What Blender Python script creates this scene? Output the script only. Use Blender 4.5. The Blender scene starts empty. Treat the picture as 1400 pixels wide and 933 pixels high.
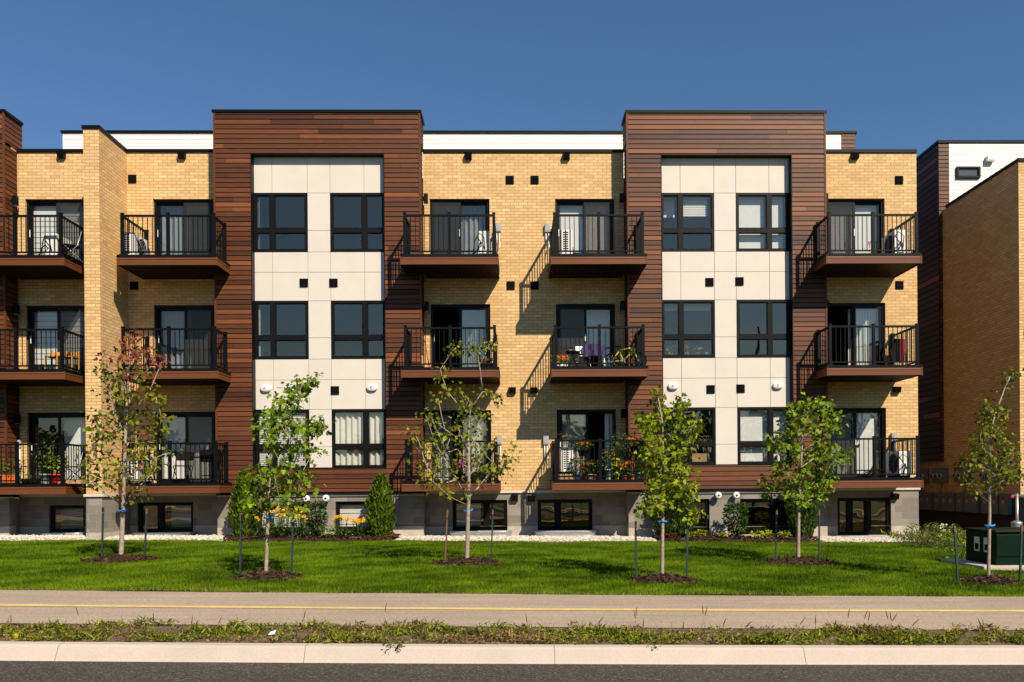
import bpy, math, random
import numpy as np
from mathutils import Vector, Matrix
R = math.radians
random.seed(7); rng = np.random.default_rng(7)
S = bpy.context.scene
COL = S.collection

# ------------------------------------------------------------------ camera
F, CZ = 1102.0, 1.65
YAW, PIT, ROL, PX0, PY0 = R(1.114), R(-0.096), R(-0.4363), 727.75, 664.76
fw = Vector((math.sin(YAW)*math.cos(PIT), math.cos(YAW)*math.cos(PIT), math.sin(PIT)))
rt = Vector((math.cos(YAW), -math.sin(YAW), 0)); up = rt.cross(fw)
rr = math.cos(ROL)*rt + math.sin(ROL)*up; uu = -math.sin(ROL)*rt + math.cos(ROL)*up
cam = bpy.data.cameras.new('camera'); camo = bpy.data.objects.new('camera', cam); COL.objects.link(camo)
m = Matrix((rr, uu, -fw)).transposed().to_4x4(); m.translation = (0, 0, CZ); camo.matrix_world = m
cam.sensor_width = 36; cam.lens = F/1400*36
cam.shift_x = -(PX0-700)/1400; cam.shift_y = (PY0-466.5)/1400
cam.clip_start = .1; cam.clip_end = 5000
S.camera = camo
def ray(x, y): return fw + rr*((x-PX0)/F) - uu*((y-PY0)/F)
def at(x, y, Y):                       # a point of the photograph on the upright plane Y
    d = ray(x, y); t = Y/d.y; return Vector((d.x*t, Y, CZ+d.z*t))
SL = -.011
def gz(X): return SL*X                 # the street falls gently to the right
def gp(x, y, h):                       # a point of the photograph on the ground raised by h
    d = ray(x, y); t = (h-CZ)/(d.z-SL*d.x); return Vector((d.x*t, d.y*t, h+SL*d.x*t))

# ------------------------------------------------------------------ sky, sun, exposure
SUND = Vector((-.907, 1.5, -1.54)).normalized()
EL = math.asin(-SUND.z); AZ = math.atan2(-SUND.x, -SUND.y)
W = bpy.data.worlds.new('World'); S.world = W; W.use_nodes = True
nt = W.node_tree; nt.nodes.clear()
sky = nt.nodes.new('ShaderNodeTexSky'); sky.sky_type = 'NISHITA'; sky.sun_disc = False
sky.sun_elevation = EL; sky.sun_rotation = AZ
sky.altitude = 0; sky.air_density = 1.35; sky.dust_density = .2; sky.ozone_density = 10
bg = nt.nodes.new('ShaderNodeBackground'); bg.inputs['Strength'].default_value = .073
out = nt.nodes.new('ShaderNodeOutputWorld')
nt.links.new(sky.outputs[0], bg.inputs[0]); nt.links.new(bg.outputs[0], out.inputs[0])
sl = bpy.data.lights.new('sun', 'SUN'); sl.energy = 5.0; sl.angle = R(.5); sl.color = (1, .885, .715)
so = bpy.data.objects.new('sun', sl); COL.objects.link(so)
so.rotation_euler = SUND.to_track_quat('-Z', 'Y').to_euler(); so.location = (15, -25, 30)
S.view_settings.view_transform = 'Standard'; S.view_settings.look = 'None'
S.view_settings.exposure = .35; S.view_settings.gamma = 1
S.render.engine = 'CYCLES'
cy = S.cycles; cy.use_denoising = True; cy.max_bounces = 6; cy.transparent_max_bounces = 12
cy.caustics_reflective = False; cy.caustics_refractive = False; cy.sample_clamp_indirect = 4

# ------------------------------------------------------------------ materials
def mat(name, col, rough=.6, spec=.4, metal=0):
    M = bpy.data.materials.new(name); M.use_nodes = True
    b = M.node_tree.nodes['Principled BSDF']
    b.inputs['Base Color'].default_value = (*col, 1); b.inputs['Roughness'].default_value = rough
    b.inputs['Specular IOR Level'].default_value = spec; b.inputs['Metallic'].default_value = metal
    return M, M.node_tree, b
def N(t, k, **kw):
    n = t.nodes.new(k)
    for a, v in kw.items():
        if a in n.inputs.keys(): n.inputs[a].default_value = v
        else: setattr(n, a, v)
    return n
def ramp(t, fac, stops):
    n = t.nodes.new('ShaderNodeValToRGB'); e = n.color_ramp.elements
    while len(e) < len(stops): e.new(.5)
    for i, (p, c) in enumerate(stops): e[i].position = p; e[i].color = (*c, 1)
    t.links.new(fac, n.inputs[0]); return n.outputs[0]
def mix(t, fac, a, b, mode='MIX'):
    n = t.nodes.new('ShaderNodeMix'); n.data_type = 'RGBA'; n.blend_type = mode
    for s, v in ((n.inputs[0], fac), (n.inputs[6], a), (n.inputs[7], b)):
        if isinstance(v, (int, float)): s.default_value = v
        elif isinstance(v, tuple): s.default_value = (*v, 1)
        else: t.links.new(v, s)
    return n.outputs[2]
def coords(t, kind='Object'): return t.nodes.new('ShaderNodeTexCoord').outputs[kind]
def noise(t, vec, scale, detail=4, rough=.6, out='Fac'):
    n = t.nodes.new('ShaderNodeTexNoise'); n.inputs['Scale'].default_value = scale
    n.inputs['Detail'].default_value = detail; n.inputs['Roughness'].default_value = rough
    t.links.new(vec, n.inputs['Vector']); return n.outputs[out]
def bump(t, b, h, strength, dist):
    n = t.nodes.new('ShaderNodeBump'); n.inputs['Strength'].default_value = strength; n.inputs['Distance'].default_value = dist
    t.links.new(h, n.inputs['Height']); t.links.new(n.outputs[0], b.inputs['Normal'])
def plain(name, col, rough=.6, spec=.4, metal=0, var=.12, scale=6):
    M, t, b = mat(name, col, rough, spec, metal)
    f = noise(t, coords(t), scale)
    c0 = tuple(c*(1-var) for c in col); c1 = tuple(min(1, c*(1+var)) for c in col)
    t.links.new(ramp(t, f, [(.3, c0), (.7, c1)]), b.inputs['Base Color']); return M
def bricks(name, w, h, mort, c_lo, c_hi, c_m, rough, bumpd, odd):
    M, t, b = mat(name, c_lo, rough, .25)
    uv = coords(t, 'UV')
    br = N(t, 'ShaderNodeTexBrick', offset=.5, squash=1.0)
    for k, v in (('Scale', 1), ('Mortar Size', mort), ('Mortar Smooth', .25), ('Bias', 0), ('Brick Width', w), ('Row Height', h)): br.inputs[k].default_value = v
    br.inputs['Color1'].default_value = (0, 0, 0, 1); br.inputs['Color2'].default_value = (1, 1, 1, 1); br.inputs['Mortar'].default_value = (.5, .5, .5, 1)
    t.links.new(uv, br.inputs['Vector'])
    c = ramp(t, br.outputs['Color'], [(0, c_lo), (.12, tuple(x*odd for x in c_lo)), (.2, c_lo), (.85, c_hi), (1, tuple(min(1, x*1.12) for x in c_hi))])
    big = noise(t, uv, .5, 5); fine = noise(t, uv, 45, 3)
    c = mix(t, .22, c, ramp(t, fine, [(.3, (.25, .25, .25)), (.7, (.85, .85, .85))]), 'OVERLAY')
    c = mix(t, .25, c, ramp(t, big, [(.3, (.32, .3, .28)), (.7, (.62, .62, .62))]), 'OVERLAY')
    c = mix(t, br.outputs['Fac'], c, c_m)
    t.links.new(c, b.inputs['Base Color'])
    inv = N(t, 'ShaderNodeMath', operation='SUBTRACT'); inv.inputs[0].default_value = 1; t.links.new(br.outputs['Fac'], inv.inputs[1])
    ad = N(t, 'ShaderNodeMath', operation='MULTIPLY_ADD'); t.links.new(fine, ad.inputs[0]); ad.inputs[1].default_value = .35; t.links.new(inv.outputs[0], ad.inputs[2])
    bump(t, b, ad.outputs[0], .6, bumpd); return M
M_brick = bricks('buff_brick', .245, .084, .009, (.63, .402, .180), (.72, .472, .226), (.43, .272, .118), .85, .007, .9)
M_block = bricks('grey_block', .40, .2, .006, (.205, .182, .153), (.275, .243, .203), (.30, .262, .22), .9, .006, .95)

def wood_metal():
    M, t, b = mat('brown_plank', (.12, .05, .03), .5, .26)
    at_ = N(t, 'ShaderNodeAttribute', attribute_name='tone')
    uv = coords(t, 'UV'); mp = N(t, 'ShaderNodeMapping'); mp.inputs['Scale'].default_value = (1.2, 30, 1); t.links.new(uv, mp.inputs[0])
    g = noise(t, mp.outputs[0], 3, 6, .65)
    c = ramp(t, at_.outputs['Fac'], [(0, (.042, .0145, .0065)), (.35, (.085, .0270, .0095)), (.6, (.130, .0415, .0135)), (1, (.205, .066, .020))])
    c = mix(t, .45, c, ramp(t, g, [(.3, (.2, .2, .2)), (.7, (.8, .8, .8))]), 'OVERLAY')
    t.links.new(c, b.inputs['Base Color'])
    t.links.new(ramp(t, g, [(.3, (.44,)*3), (.7, (.62,)*3)]), b.inputs['Roughness'])
    return M
M_wood = wood_metal()
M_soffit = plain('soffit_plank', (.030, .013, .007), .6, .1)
M_groove = plain('dark_groove', (.004, .002, .0015), .9, .03)
M_tan = plain('brown_end_wall', (.21, .130, .038), .85, .1)  # unseen end wall; brown chosen for the light it bounces into the alley
M_base = plain('dark_block_base', (.055, .045, .035), .9, .1)  # darkened against bounced light, to stand in for shade in the alley
M_cab = plain('cabinet_grey', (.17, .16, .15), .6, .15)
M_cream = plain('cream_panel', (.65, .59, .525), .65, .3, var=.03, scale=1.5)
M_joint = plain('panel_joint', (.45, .37, .29), .8, .1)
M_white = plain('white_siding', (.80, .775, .73), .5, .4, var=.03, scale=2)
M_black = plain('black_metal', (.0035, .0036, .004), .45, .16, var=.2)
M_char = plain('charcoal_frame', (.0055, .005, .0048), .42, .18, var=.15)
M_grey = plain('grey_metal', (.34, .34, .34), .45, .5)
M_steel = plain('galvanised_steel', (.50, .50, .48), .35, .5, .7)
M_ac = plain('white_enamel', (.74, .71, .66), .4, .5, var=.04)
M_slot = plain('dark_slot', (.007, .006, .006), .85, .06)
M_sill = plain('cut_stone', (.62, .55, .46), .8, .2, var=.08, scale=14)
M_conc = plain('foundation_concrete', (.46, .40, .33), .9, .15, var=.18, scale=5)
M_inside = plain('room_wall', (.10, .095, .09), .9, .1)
M_blind = plain('white_blind', (.80, .79, .76), .7, .2, var=.03)
M_curt = plain('cream_curtain', (.72, .69, .62), .85, .1, var=.06)
M_grcurt = plain('grey_curtain', (.24, .255, .27), .85, .1)
M_plast = plain('white_plastic', (.78, .77, .74), .35, .5, var=.03)
M_mulch = plain('bark_mulch', (.075, .038, .022), .95, .1, var=.5, scale=30)
M_bark = plain('pale_bark', (.34, .27, .21), .85, .15, var=.35, scale=22)
M_stone = plain('limestone_gravel', (.62, .56, .48), .9, .15, var=.25, scale=9)
M_red = plain('red_paint', (.55, .02, .02), .45, .5)
M_orange = plain('orange_pot', (.62, .13, .02), .55, .4)
M_green = plain('sage_pot', (.22, .31, .24), .6, .3)
M_blue = plain('blue_pot', (.05, .10, .25), .5, .4)
M_terra = plain('terracotta', (.42, .16, .07), .8, .2)
M_yel = plain('yellow_paint', (.62, .58, .01), .4, .5)
M_woodl = plain('pine_wood', (.45, .27, .12), .7, .3, var=.25, scale=14)
M_card = plain('cardboard', (.42, .26, .12), .85, .15)
M_purple = plain('purple_cloth', (.055, .042, .115), .95, .1)
M_rub = plain('black_rubber', (.006, .006, .006), .75, .12)
M_tie = plain('blue_strap', (.02, .22, .62), .6, .3)
M_rust = plain('rusty_steel', (.16, .09, .05), .8, .2)
M_stake = plain('green_stake', (.022, .042, .036), .55, .4)
M_trans = plain('dark_green_enamel', (.0022, .013, .0068), .5, .12)

def leafmat(name, trans=.20, spec=.18):
    M = bpy.data.materials.new(name); M.use_nodes = True; t = M.node_tree; t.nodes.clear()
    a = N(t, 'ShaderNodeAttribute', attribute_name='col'); d = N(t, 'ShaderNodeBsdfPrincipled'); d.inputs['Roughness'].default_value = .55; d.inputs['Specular IOR Level'].default_value = spec
    tr = N(t, 'ShaderNodeBsdfTranslucent'); mx = N(t, 'ShaderNodeMixShader'); mx.inputs[0].default_value = trans; o = N(t, 'ShaderNodeOutputMaterial')
    hs = N(t, 'ShaderNodeHueSaturation'); hs.inputs['Value'].default_value = 1.5; hs.inputs['Hue'].default_value = .485
    t.links.new(a.outputs['Color'], hs.inputs['Color'])
    t.links.new(a.outputs['Color'], d.inputs['Base Color']); t.links.new(hs.outputs[0], tr.inputs['Color'])
    t.links.new(d.outputs[0], mx.inputs[1]); t.links.new(tr.outputs[0], mx.inputs[2]); t.links.new(mx.outputs[0], o.inputs[0]); return M
M_stem = plain('green_stem', (.05, .085, .015), .7, .1)
M_leaf = leafmat('leaf'); M_blade = leafmat('grass_blade', .12, .02); M_petal = leafmat('petal', .2)

def glass():
    M = bpy.data.materials.new('window_glass'); M.use_nodes = True; t = M.node_tree; t.nodes.clear()
    tr = N(t, 'ShaderNodeBsdfTransparent'); tr.inputs[0].default_value = (.95, .965, .95, 1)
    gl = N(t, 'ShaderNodeBsdfGlossy'); gl.inputs['Roughness'].default_value = .0; gl.inputs['Color'].default_value = (1, .80, .58, 1)
    fr = N(t, 'ShaderNodeLayerWeight'); fr.inputs['Blend'].default_value = .5
    wv = noise(t, coords(t), 1.3, 1); nb = N(t, 'ShaderNodeBump'); nb.inputs['Strength'].default_value = .25; nb.inputs['Distance'].default_value = .02
    t.links.new(wv, nb.inputs['Height']); t.links.new(nb.outputs[0], gl.inputs['Normal'])
    pw_ = N(t, 'ShaderNodeMath', operation='POWER'); t.links.new(fr.outputs['Facing'], pw_.inputs[0]); pw_.inputs[1].default_value = 4
    k = N(t, 'ShaderNodeMath', operation='MULTIPLY_ADD'); t.links.new(pw_.outputs[0], k.inputs[0]); k.inputs[1].default_value = .75; k.inputs[2].default_value = .19
    mx = N(t, 'ShaderNodeMixShader'); o = N(t, 'ShaderNodeOutputMaterial')
    t.links.new(k.outputs[0], mx.inputs[0]); t.links.new(tr.outputs[0], mx.inputs[1]); t.links.new(gl.outputs[0], mx.inputs[2]); t.links.new(mx.outputs[0], o.inputs[0]); return M
M_glass = glass()
def screenmat():
    M = bpy.data.materials.new('insect_screen'); M.use_nodes = True; t = M.node_tree; t.nodes.clear()
    tr = N(t, 'ShaderNodeBsdfTransparent'); d = N(t, 'ShaderNodeBsdfDiffuse'); d.inputs[0].default_value = (.055, .055, .055, 1)
    mx = N(t, 'ShaderNodeMixShader'); mx.inputs[0].default_value = .5; o = N(t, 'ShaderNodeOutputMaterial')
    t.links.new(tr.outputs[0], mx.inputs[1]); t.links.new(d.outputs[0], mx.inputs[2]); t.links.new(mx.outputs[0], o.inputs[0]); return M
M_screen = screenmat()

def ground_mat(name, stops, big, fine, rough, bs, bd, spk=None, mixf=.55, streak=False):
    M, t, b = mat(name, stops[0][1], rough, .2)
    co = coords(t); f1 = noise(t, co, big, 6, .6); f2 = noise(t, co, fine, 4, .7)
    c = ramp(t, f1, stops)
    c = mix(t, mixf, c, ramp(t, f2, [(.3, (.22,)*3), (.7, (.78,)*3)]), 'OVERLAY')
    if streak:                                  # paver passes and old scuffs along the path
        mp = N(t, 'ShaderNodeMapping'); mp.inputs['Scale'].default_value = (.35, 4.5, 1); t.links.new(co, mp.inputs[0])
        c = mix(t, .55, c, ramp(t, noise(t, mp.outputs[0], 1.6, 6, .7), [(.3, (.36,)*3), (.5, (.5,)*3), (.72, (.66,)*3)]), 'OVERLAY')
    if spk:
        v = t.nodes.new('ShaderNodeTexVoronoi'); v.inputs['Scale'].default_value = spk[0]; t.links.new(co, v.inputs['Vector'])
        g = t.nodes.new('ShaderNodeSeparateColor'); t.links.new(v.outputs['Color'], g.inputs[0])
        c = mix(t, ramp(t, g.outputs[0], [(.86, (0,)*3), (.9, (.75,)*3)]), c, spk[1])
        c = mix(t, ramp(t, g.outputs[1], [(.80, (0,)*3), (.86, (.7,)*3)]), c, spk[2])
    t.links.new(c, b.inputs['Base Color']); bump(t, b, f2, bs, bd); return M
M_road = ground_mat('road_asphalt', [(.3, (.060, .049, .040)), (.7, (.078, .064, .052))], .6, 60, .9, .5, .006, (70, (.16, .145, .13), (.022, .019, .016)))
M_path = ground_mat('path_asphalt', [(.3, (.355, .278, .200)), (.7, (.43, .34, .248))], .35, 70, .92, .3, .003, (90, (.40, .33, .26), (.2, .155, .115)), .55, True)
M_kerb = ground_mat('kerb_concrete', [(.3, (.46, .395, .325)), (.7, (.53, .455, .375))], 1.2, 55, .9, .12, .002, None, .14)
M_soil = ground_mat('verge_soil', [(.3, (.10, .062, .036)), (.7, (.22, .15, .09))], 3, 40, .95, .8, .02)
M_turf = ground_mat('lawn_soil', [(.3, (.030, .048, .003)), (.7, (.055, .080, .005))], .8, 45, .95, .6, .02)
M_far = ground_mat('meadow', [(.3, (.04, .07, .015)), (.7, (.08, .11, .03))], .2, 8, .95, .5, .03)
M_line = ground_mat('worn_yellow_line', [(.35, (.62, .44, .14)), (.6, (.72, .53, .20))], 4, 60, .85, .1, .001)

# ------------------------------------------------------------------ mesh builder
WLOC = {}
class MB:
    def __init__(s): s.v = []; s.f = []; s.mi = []; s.tone = []; s.col = []; s.sm = []
    def face(s, pts, mi=0, tone=.5, col=(.5, .5, .5), sm=False):
        n = len(s.v); s.v += [tuple(p) for p in pts]; s.f.append(tuple(range(n, n+len(pts)))); s.mi.append(mi); s.tone.append(tone); s.col.append(col); s.sm.append(sm)
    def box(s, x0, x1, y0, y1, z0, z1, mi=0, tone=.5):
        n = len(s.v); s.v += [(x0,y0,z0),(x1,y0,z0),(x1,y1,z0),(x0,y1,z0),(x0,y0,z1),(x1,y0,z1),(x1,y1,z1),(x0,y1,z1)]
        for q in ((0,3,2,1),(4,5,6,7),(0,1,5,4),(1,2,6,5),(2,3,7,6),(3,0,4,7)):
            s.f.append(tuple(n+i for i in q)); s.mi.append(mi); s.tone.append(tone); s.col.append((.5,.5,.5)); s.sm.append(False)
        return s
    def tube(s, pts, rad, n=8, mi=0, cap=True, tone=.5):
        pts = [Vector(p) for p in pts]; rad = rad if isinstance(rad, (list, tuple)) else [rad]*len(pts); base = len(s.v); prev = None
        for i, p in enumerate(pts):
            d = (pts[min(i+1, len(pts)-1)]-pts[max(i-1, 0)]).normalized()
            a = prev if prev is not None else (Vector((0, 0, 1)) if abs(d.z) < .9 else Vector((1, 0, 0)))
            u = (a-d*a.dot(d)); u = u.normalized() if u.length > 1e-6 else d.orthogonal().normalized(); w = d.cross(u); prev = u
            for k in range(n):
                th = 2*math.pi*k/n; s.v.append(tuple(p+(u*math.cos(th)+w*math.sin(th))*rad[i]))
        for i in range(len(pts)-1):
            for k in range(n):
                a0 = base+i*n+k; a1 = base+i*n+(k+1) % n
                s.f.append((a0, a1, a1+n, a0+n)); s.mi.append(mi); s.tone.append(tone); s.col.append((.5,.5,.5)); s.sm.append(True)
        if cap:
            for q in (tuple(base+k for k in range(n))[::-1], tuple(base+(len(pts)-1)*n+k for k in range(n))):
                s.f.append(q); s.mi.append(mi); s.tone.append(tone); s.col.append((.5,.5,.5)); s.sm.append(False)
        return s
    def bar(s, p, q, w, mi=0):                       # square section bar
        return s.tube([p, q], w*.7071, 4, mi) if False else s._bar(Vector(p), Vector(q), w, mi)
    def _bar(s, p, q, w, mi):
        d = (q-p).normalized(); a = Vector((0, 0, 1)) if abs(d.z) < .9 else Vector((0, 1, 0)); u = d.cross(a).normalized()*w/2; v = d.cross(u).normalized()*w/2
        n = len(s.v)
        for c in (p, q):
            for k in (u+v, u-v, -u-v, -u+v): s.v.append(tuple(c+k))
        for f in ((0,1,2,3),(7,6,5,4),(0,4,5,1),(1,5,6,2),(2,6,7,3),(3,7,4,0)):
            s.f.append(tuple(n+i for i in f)); s.mi.append(mi); s.tone.append(.5); s.col.append((.5,.5,.5)); s.sm.append(False)
        return s
    def lathe(s, prof, n=16, mi=0, c=(0, 0, 0)):
        b = len(s.v)
        for r, z in prof:
            for k in range(n): th = 2*math.pi*k/n; s.v.append((c[0]+r*math.cos(th), c[1]+r*math.sin(th), c[2]+z))
        for i in range(len(prof)-1):
            for k in range(n):
                a0 = b+i*n+k; a1 = b+i*n+(k+1) % n
                s.f.append((a0, a1, a1+n, a0+n)); s.mi.append(mi); s.tone.append(.5); s.col.append((.5,.5,.5)); s.sm.append(True)
        return s
    def build(s, name, mats, parent=None, origin=None, uv=True, bevel=0):
        o_par = WLOC.get(parent.name, Vector((0, 0, 0))) if parent else Vector((0, 0, 0))
        org = Vector(origin) if origin is not None else o_par.copy()
        me = bpy.data.meshes.new(name)
        V = np.array(s.v, dtype=np.float64).reshape(-1, 3)-np.array(org)
        me.from_pydata(V.tolist(), [], s.f)
        mats = mats if isinstance(mats, (list, tuple)) else [mats]
        for mm in mats: me.materials.append(mm)
        me.polygons.foreach_set('material_index', s.mi); me.polygons.foreach_set('use_smooth', s.sm)
        a = me.attributes.new('tone', 'FLOAT', 'FACE'); a.data.foreach_set('value', s.tone)
        a = me.attributes.new('col', 'FLOAT_COLOR', 'FACE'); a.data.foreach_set('color', np.c_[np.array(s.col, dtype=np.float32), np.ones(len(s.col), dtype=np.float32)].ravel())
        if uv:
            ul = me.uv_layers.new(name='uv'); P = V+np.array(org)
            nl = len(me.loops); vi = np.zeros(nl, dtype=np.int32); me.loops.foreach_get('vertex_index', vi)
            nf = len(me.polygons); nor = np.zeros(nf*3); me.polygons.foreach_get('normal', nor); nor = np.abs(nor.reshape(-1, 3))
            tot = np.zeros(nf, dtype=np.int32); me.polygons.foreach_get('loop_total', tot); ax = np.repeat(np.argmax(nor*np.array([1, 1.01, 1.0]), axis=1), tot)
            p = P[vi]; U = np.where((ax == 0)[:, None], p[:, [1, 2]], np.where((ax == 1)[:, None], p[:, [0, 2]], p[:, [0, 1]]))
            ul.data.foreach_set('uv', U.astype(np.float32).ravel())
        me.update()
        o = bpy.data.objects.new(name, me); COL.objects.link(o)
        o.location = org-o_par if parent else org
        if parent: o.parent = parent
        WLOC[o.name] = org
        if bevel:
            b = o.modifiers.new('bevel', 'BEVEL'); b.width = bevel; b.segments = 2; b.limit_method = 'ANGLE'
        return o
def tag(o, label, cat, group=None, kind=None):
    o['label'] = label; o['category'] = cat
    if group: o['group'] = group
    if kind: o['kind'] = kind
    return o
def setting(o, kind='structure', label=None, cat=None):
    o['kind'] = kind
    if label: o['label'] = label
    if cat: o['category'] = cat
    return o
def thing(name, label, cat, loc=(0, 0, 0), group=None, rz=0):
    o = bpy.data.objects.new(name, None); COL.objects.link(o); o.location = loc; o.rotation_euler = (0, 0, rz); o.empty_display_size = .1
    WLOC[o.name] = Vector(loc) if rz == 0 else Vector(loc)
    return tag(o, label, cat, group)
def kit(name, label, cat, group=None):            # built at the origin, moved afterwards
    o = thing(name, label, cat, (0, 0, 0), group); return o
def put(o, loc, rz=0): o.location = loc; o.rotation_euler = (0, 0, rz); return o
def dup(root, loc, rz=0, label=None, scale=None):
    r = root.copy(); COL.objects.link(r); r.location = loc; r.rotation_euler = (0, 0, rz)
    if label: r['label'] = label
    if scale: r.scale = scale
    for ch in list(root.children):
        c = ch.copy(); COL.objects.link(c); c.parent = r
        for g in ch.children:
            d = g.copy(); COL.objects.link(d); d.parent = c
    return r

# ------------------------------------------------------------------ numpy cloud of leaves
def leafcloud(P, NRM, DIR, size, cols, shape):
    """leaves with outline `shape` (k,2) [across, along]; P roots, DIR along, NRM normal"""
    P = np.asarray(P, float); n = len(P); DIR = DIR/np.linalg.norm(DIR, axis=1, keepdims=True)
    X = np.cross(DIR, NRM); X /= np.linalg.norm(X, axis=1, keepdims=True)+1e-9; Z = np.cross(X, DIR)
    sh = np.asarray(shape, float); k = len(sh)
    size = np.asarray(size).reshape(-1, 1, 1)
    fold = np.abs(sh[:, 0])*.35-sh[:, 1]**2*.18
    V = P[:, None, :]+size*(sh[None, :, 0:1]*X[:, None, :]+sh[None, :, 1:2]*DIR[:, None, :]+fold[None, :, None]*Z[:, None, :])
    return V.reshape(-1, 3), k, np.asarray(cols, float)
def rawmesh(name, parts, mats, parent=None, origin=None):
    """parts: list of (verts, k, cols, matindex): polygons of k corners each"""
    o_par = WLOC.get(parent.name, Vector((0, 0, 0))) if parent else Vector((0, 0, 0)); org = Vector(origin) if origin is not None else o_par.copy()
    me = bpy.data.meshes.new(name); V = np.concatenate([p[0] for p in parts])-np.array(org)
    tot = np.concatenate([np.full(len(p[0])//p[1], p[1], dtype=np.int32) for p in parts]); nv = len(V); nf = len(tot)
    me.vertices.add(nv); me.vertices.foreach_set('co', V.astype(np.float32).ravel())
    me.loops.add(nv); me.loops.foreach_set('vertex_index', np.arange(nv, dtype=np.int32))
    me.polygons.add(nf); st = np.concatenate([[0], np.cumsum(tot)[:-1]]).astype(np.int32); me.polygons.foreach_set('loop_start', st); me.polygons.foreach_set('loop_total', tot)
    mats = mats if isinstance(mats, (list, tuple)) else [mats]
    for mm in mats: me.materials.append(mm)
    me.polygons.foreach_set('material_index', np.concatenate([np.full(len(p[0])//p[1], p[3] if len(p) > 3 else 0, dtype=np.int32) for p in parts]))
    C = np.concatenate([p[2] for p in parts]); a = me.attributes.new('col', 'FLOAT_COLOR', 'FACE'); a.data.foreach_set('color', np.c_[C, np.ones(nf)].astype(np.float32).ravel())
    me.update(calc_edges=True); me.validate()
    o = bpy.data.objects.new(name, me); COL.objects.link(o); o.location = org-o_par if parent else org
    if parent: o.parent = parent
    WLOC[o.name] = org; return o
MAPLE = [(0, 0), (.30, .12), (.52, .42), (.22, .45), (.30, .80), (0, 1), (-.30, .80), (-.22, .45), (-.52, .42), (-.30, .12)]
OVAL = [(0, 0), (.24, .3), (.22, .68), (0, 1), (-.22, .68), (-.24, .3)]
LANCE = [(0, 0), (.11, .4), (0, 1), (-.11, .4)]
BLADE = [(-.5, 0), (.5, 0), (0, 1)]
def unit(n, zb=0):
    v = rng.normal(size=(n, 3)); v[:, 2] += zb; return v/np.linalg.norm(v, axis=1, keepdims=True)
def tint(n, lo, hi, j=.25, extra=None, p=0):
    t = rng.random((n, 1)); c = np.array(lo)*(1-t)+np.array(hi)*t; c *= 1+j*(rng.random((n, 1))-.5)
    if extra is not None:
        k = rng.random(n) < p; c[k] = np.array(extra)*(.8+.4*rng.random((k.sum(), 1)))
    return c

# ================================================================== GROUND
def edge(pts):
    X = np.array([p[0] for p in pts]); Y = np.array([p[1] for p in pts]); c = np.polyfit(X, Y, 2 if len(pts) > 3 else 1)
    def f(x):
        xc = min(max(x, X.min()-2), X.max()+2); d = np.polyval(np.polyder(c), xc); return float(np.polyval(c, xc)+d*(x-xc))
    return f
def pxedge(pts, h): return edge([(gp(x, y, h).x, gp(x, y, h).y) for x, y in pts])
e_kerb = pxedge([(0, 903), (280, 905.3), (560, 907), (840, 907.8), (1100, 908.5), (1400, 908.8)], 0)
e_pn = pxedge([(0, 852), (300, 855), (700, 857), (1000, 859), (1400, 862)], .15)
e_ln = pxedge([(0, 828.4), (280, 830.6), (560, 833), (840, 834.7), (1100, 835.6), (1400, 836.3)], .154)
e_pf = pxedge([(0, 806.5), (280, 809.6), (560, 811.5), (840, 813), (1100, 814.6), (1400, 816)], .15)
def gz(X): return SL*max(-40, min(40, X))
XS = [-300, -120, -60, -40]+[x for x in np.arange(-34, 34.1, 1.0)]+[40, 60, 120, 300]
def sheet(name, rows, M, xs=XS, kind='structure'):     # rows: list of (edge function, height)
    b = MB()
    for x0, x1 in zip(xs[:-1], xs[1:]):
        for (fa, ha), (fb, hb) in zip(rows[:-1], rows[1:]):
            b.face([(x0, fa(x0), ha+gz(x0)), (x1, fa(x1), ha+gz(x1)), (x1, fb(x1), hb+gz(x1)), (x0, fb(x0), hb+gz(x0))])
    return setting(b.build(name, M), kind)
K = lambda y: (lambda x: y)
sheet('ground', [(K(-900), -.1), (K(-40), -.1), (K(60), -.1), (K(1500), -.1)], M_far, [-1500, -300, -40, 40, 300, 1500])
sheet('road', [(K(-2.6), 0), (K(3), 0), (e_kerb, 0)], M_road)
kb = MB(); jx = [-300, -60, -40]+list(np.arange(-39.1, 40, 2.32))+[60, 300]
for x0, x1 in zip(jx[:-1], jx[1:]):
    g = .004; prof = [(-.012, 0), (.0, .015), (.055, .12), (.075, .138), (.16, .146), (.165, .10)]
    n = max(2, int((x1-x0)/1.2)); n = min(n, 8)
    for i in range(n):
        a = x0+g/2+(x1-x0-g)*i/n; c = x0+g/2+(x1-x0-g)*(i+1)/n
        for (ya, ha), (yb, hb) in zip(prof[:-1], prof[1:]):
            kb.face([(a, e_kerb(a)+ya, ha+gz(a)), (c, e_kerb(c)+ya, ha+gz(c)), (c, e_kerb(c)+yb, hb+gz(c)), (a, e_kerb(a)+yb, hb+gz(a))])
setting(kb.build('kerb', M_kerb), 'structure')
sheet('verge', [(lambda x: e_kerb(x)+.12, .128), (lambda x: .5*(e_kerb(x)+e_pn(x)), .15), (lambda x: e_pn(x)+.1, .142)], M_soil)
sheet('path', [(e_pn, .15), (lambda x: .5*(e_pn(x)+e_pf(x)), .16), (e_pf, .15)], M_path)
sheet('path_line', [(lambda x: e_ln(x)-.075, .164), (lambda x: e_ln(x)+.075, .164)], M_line)
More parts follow.
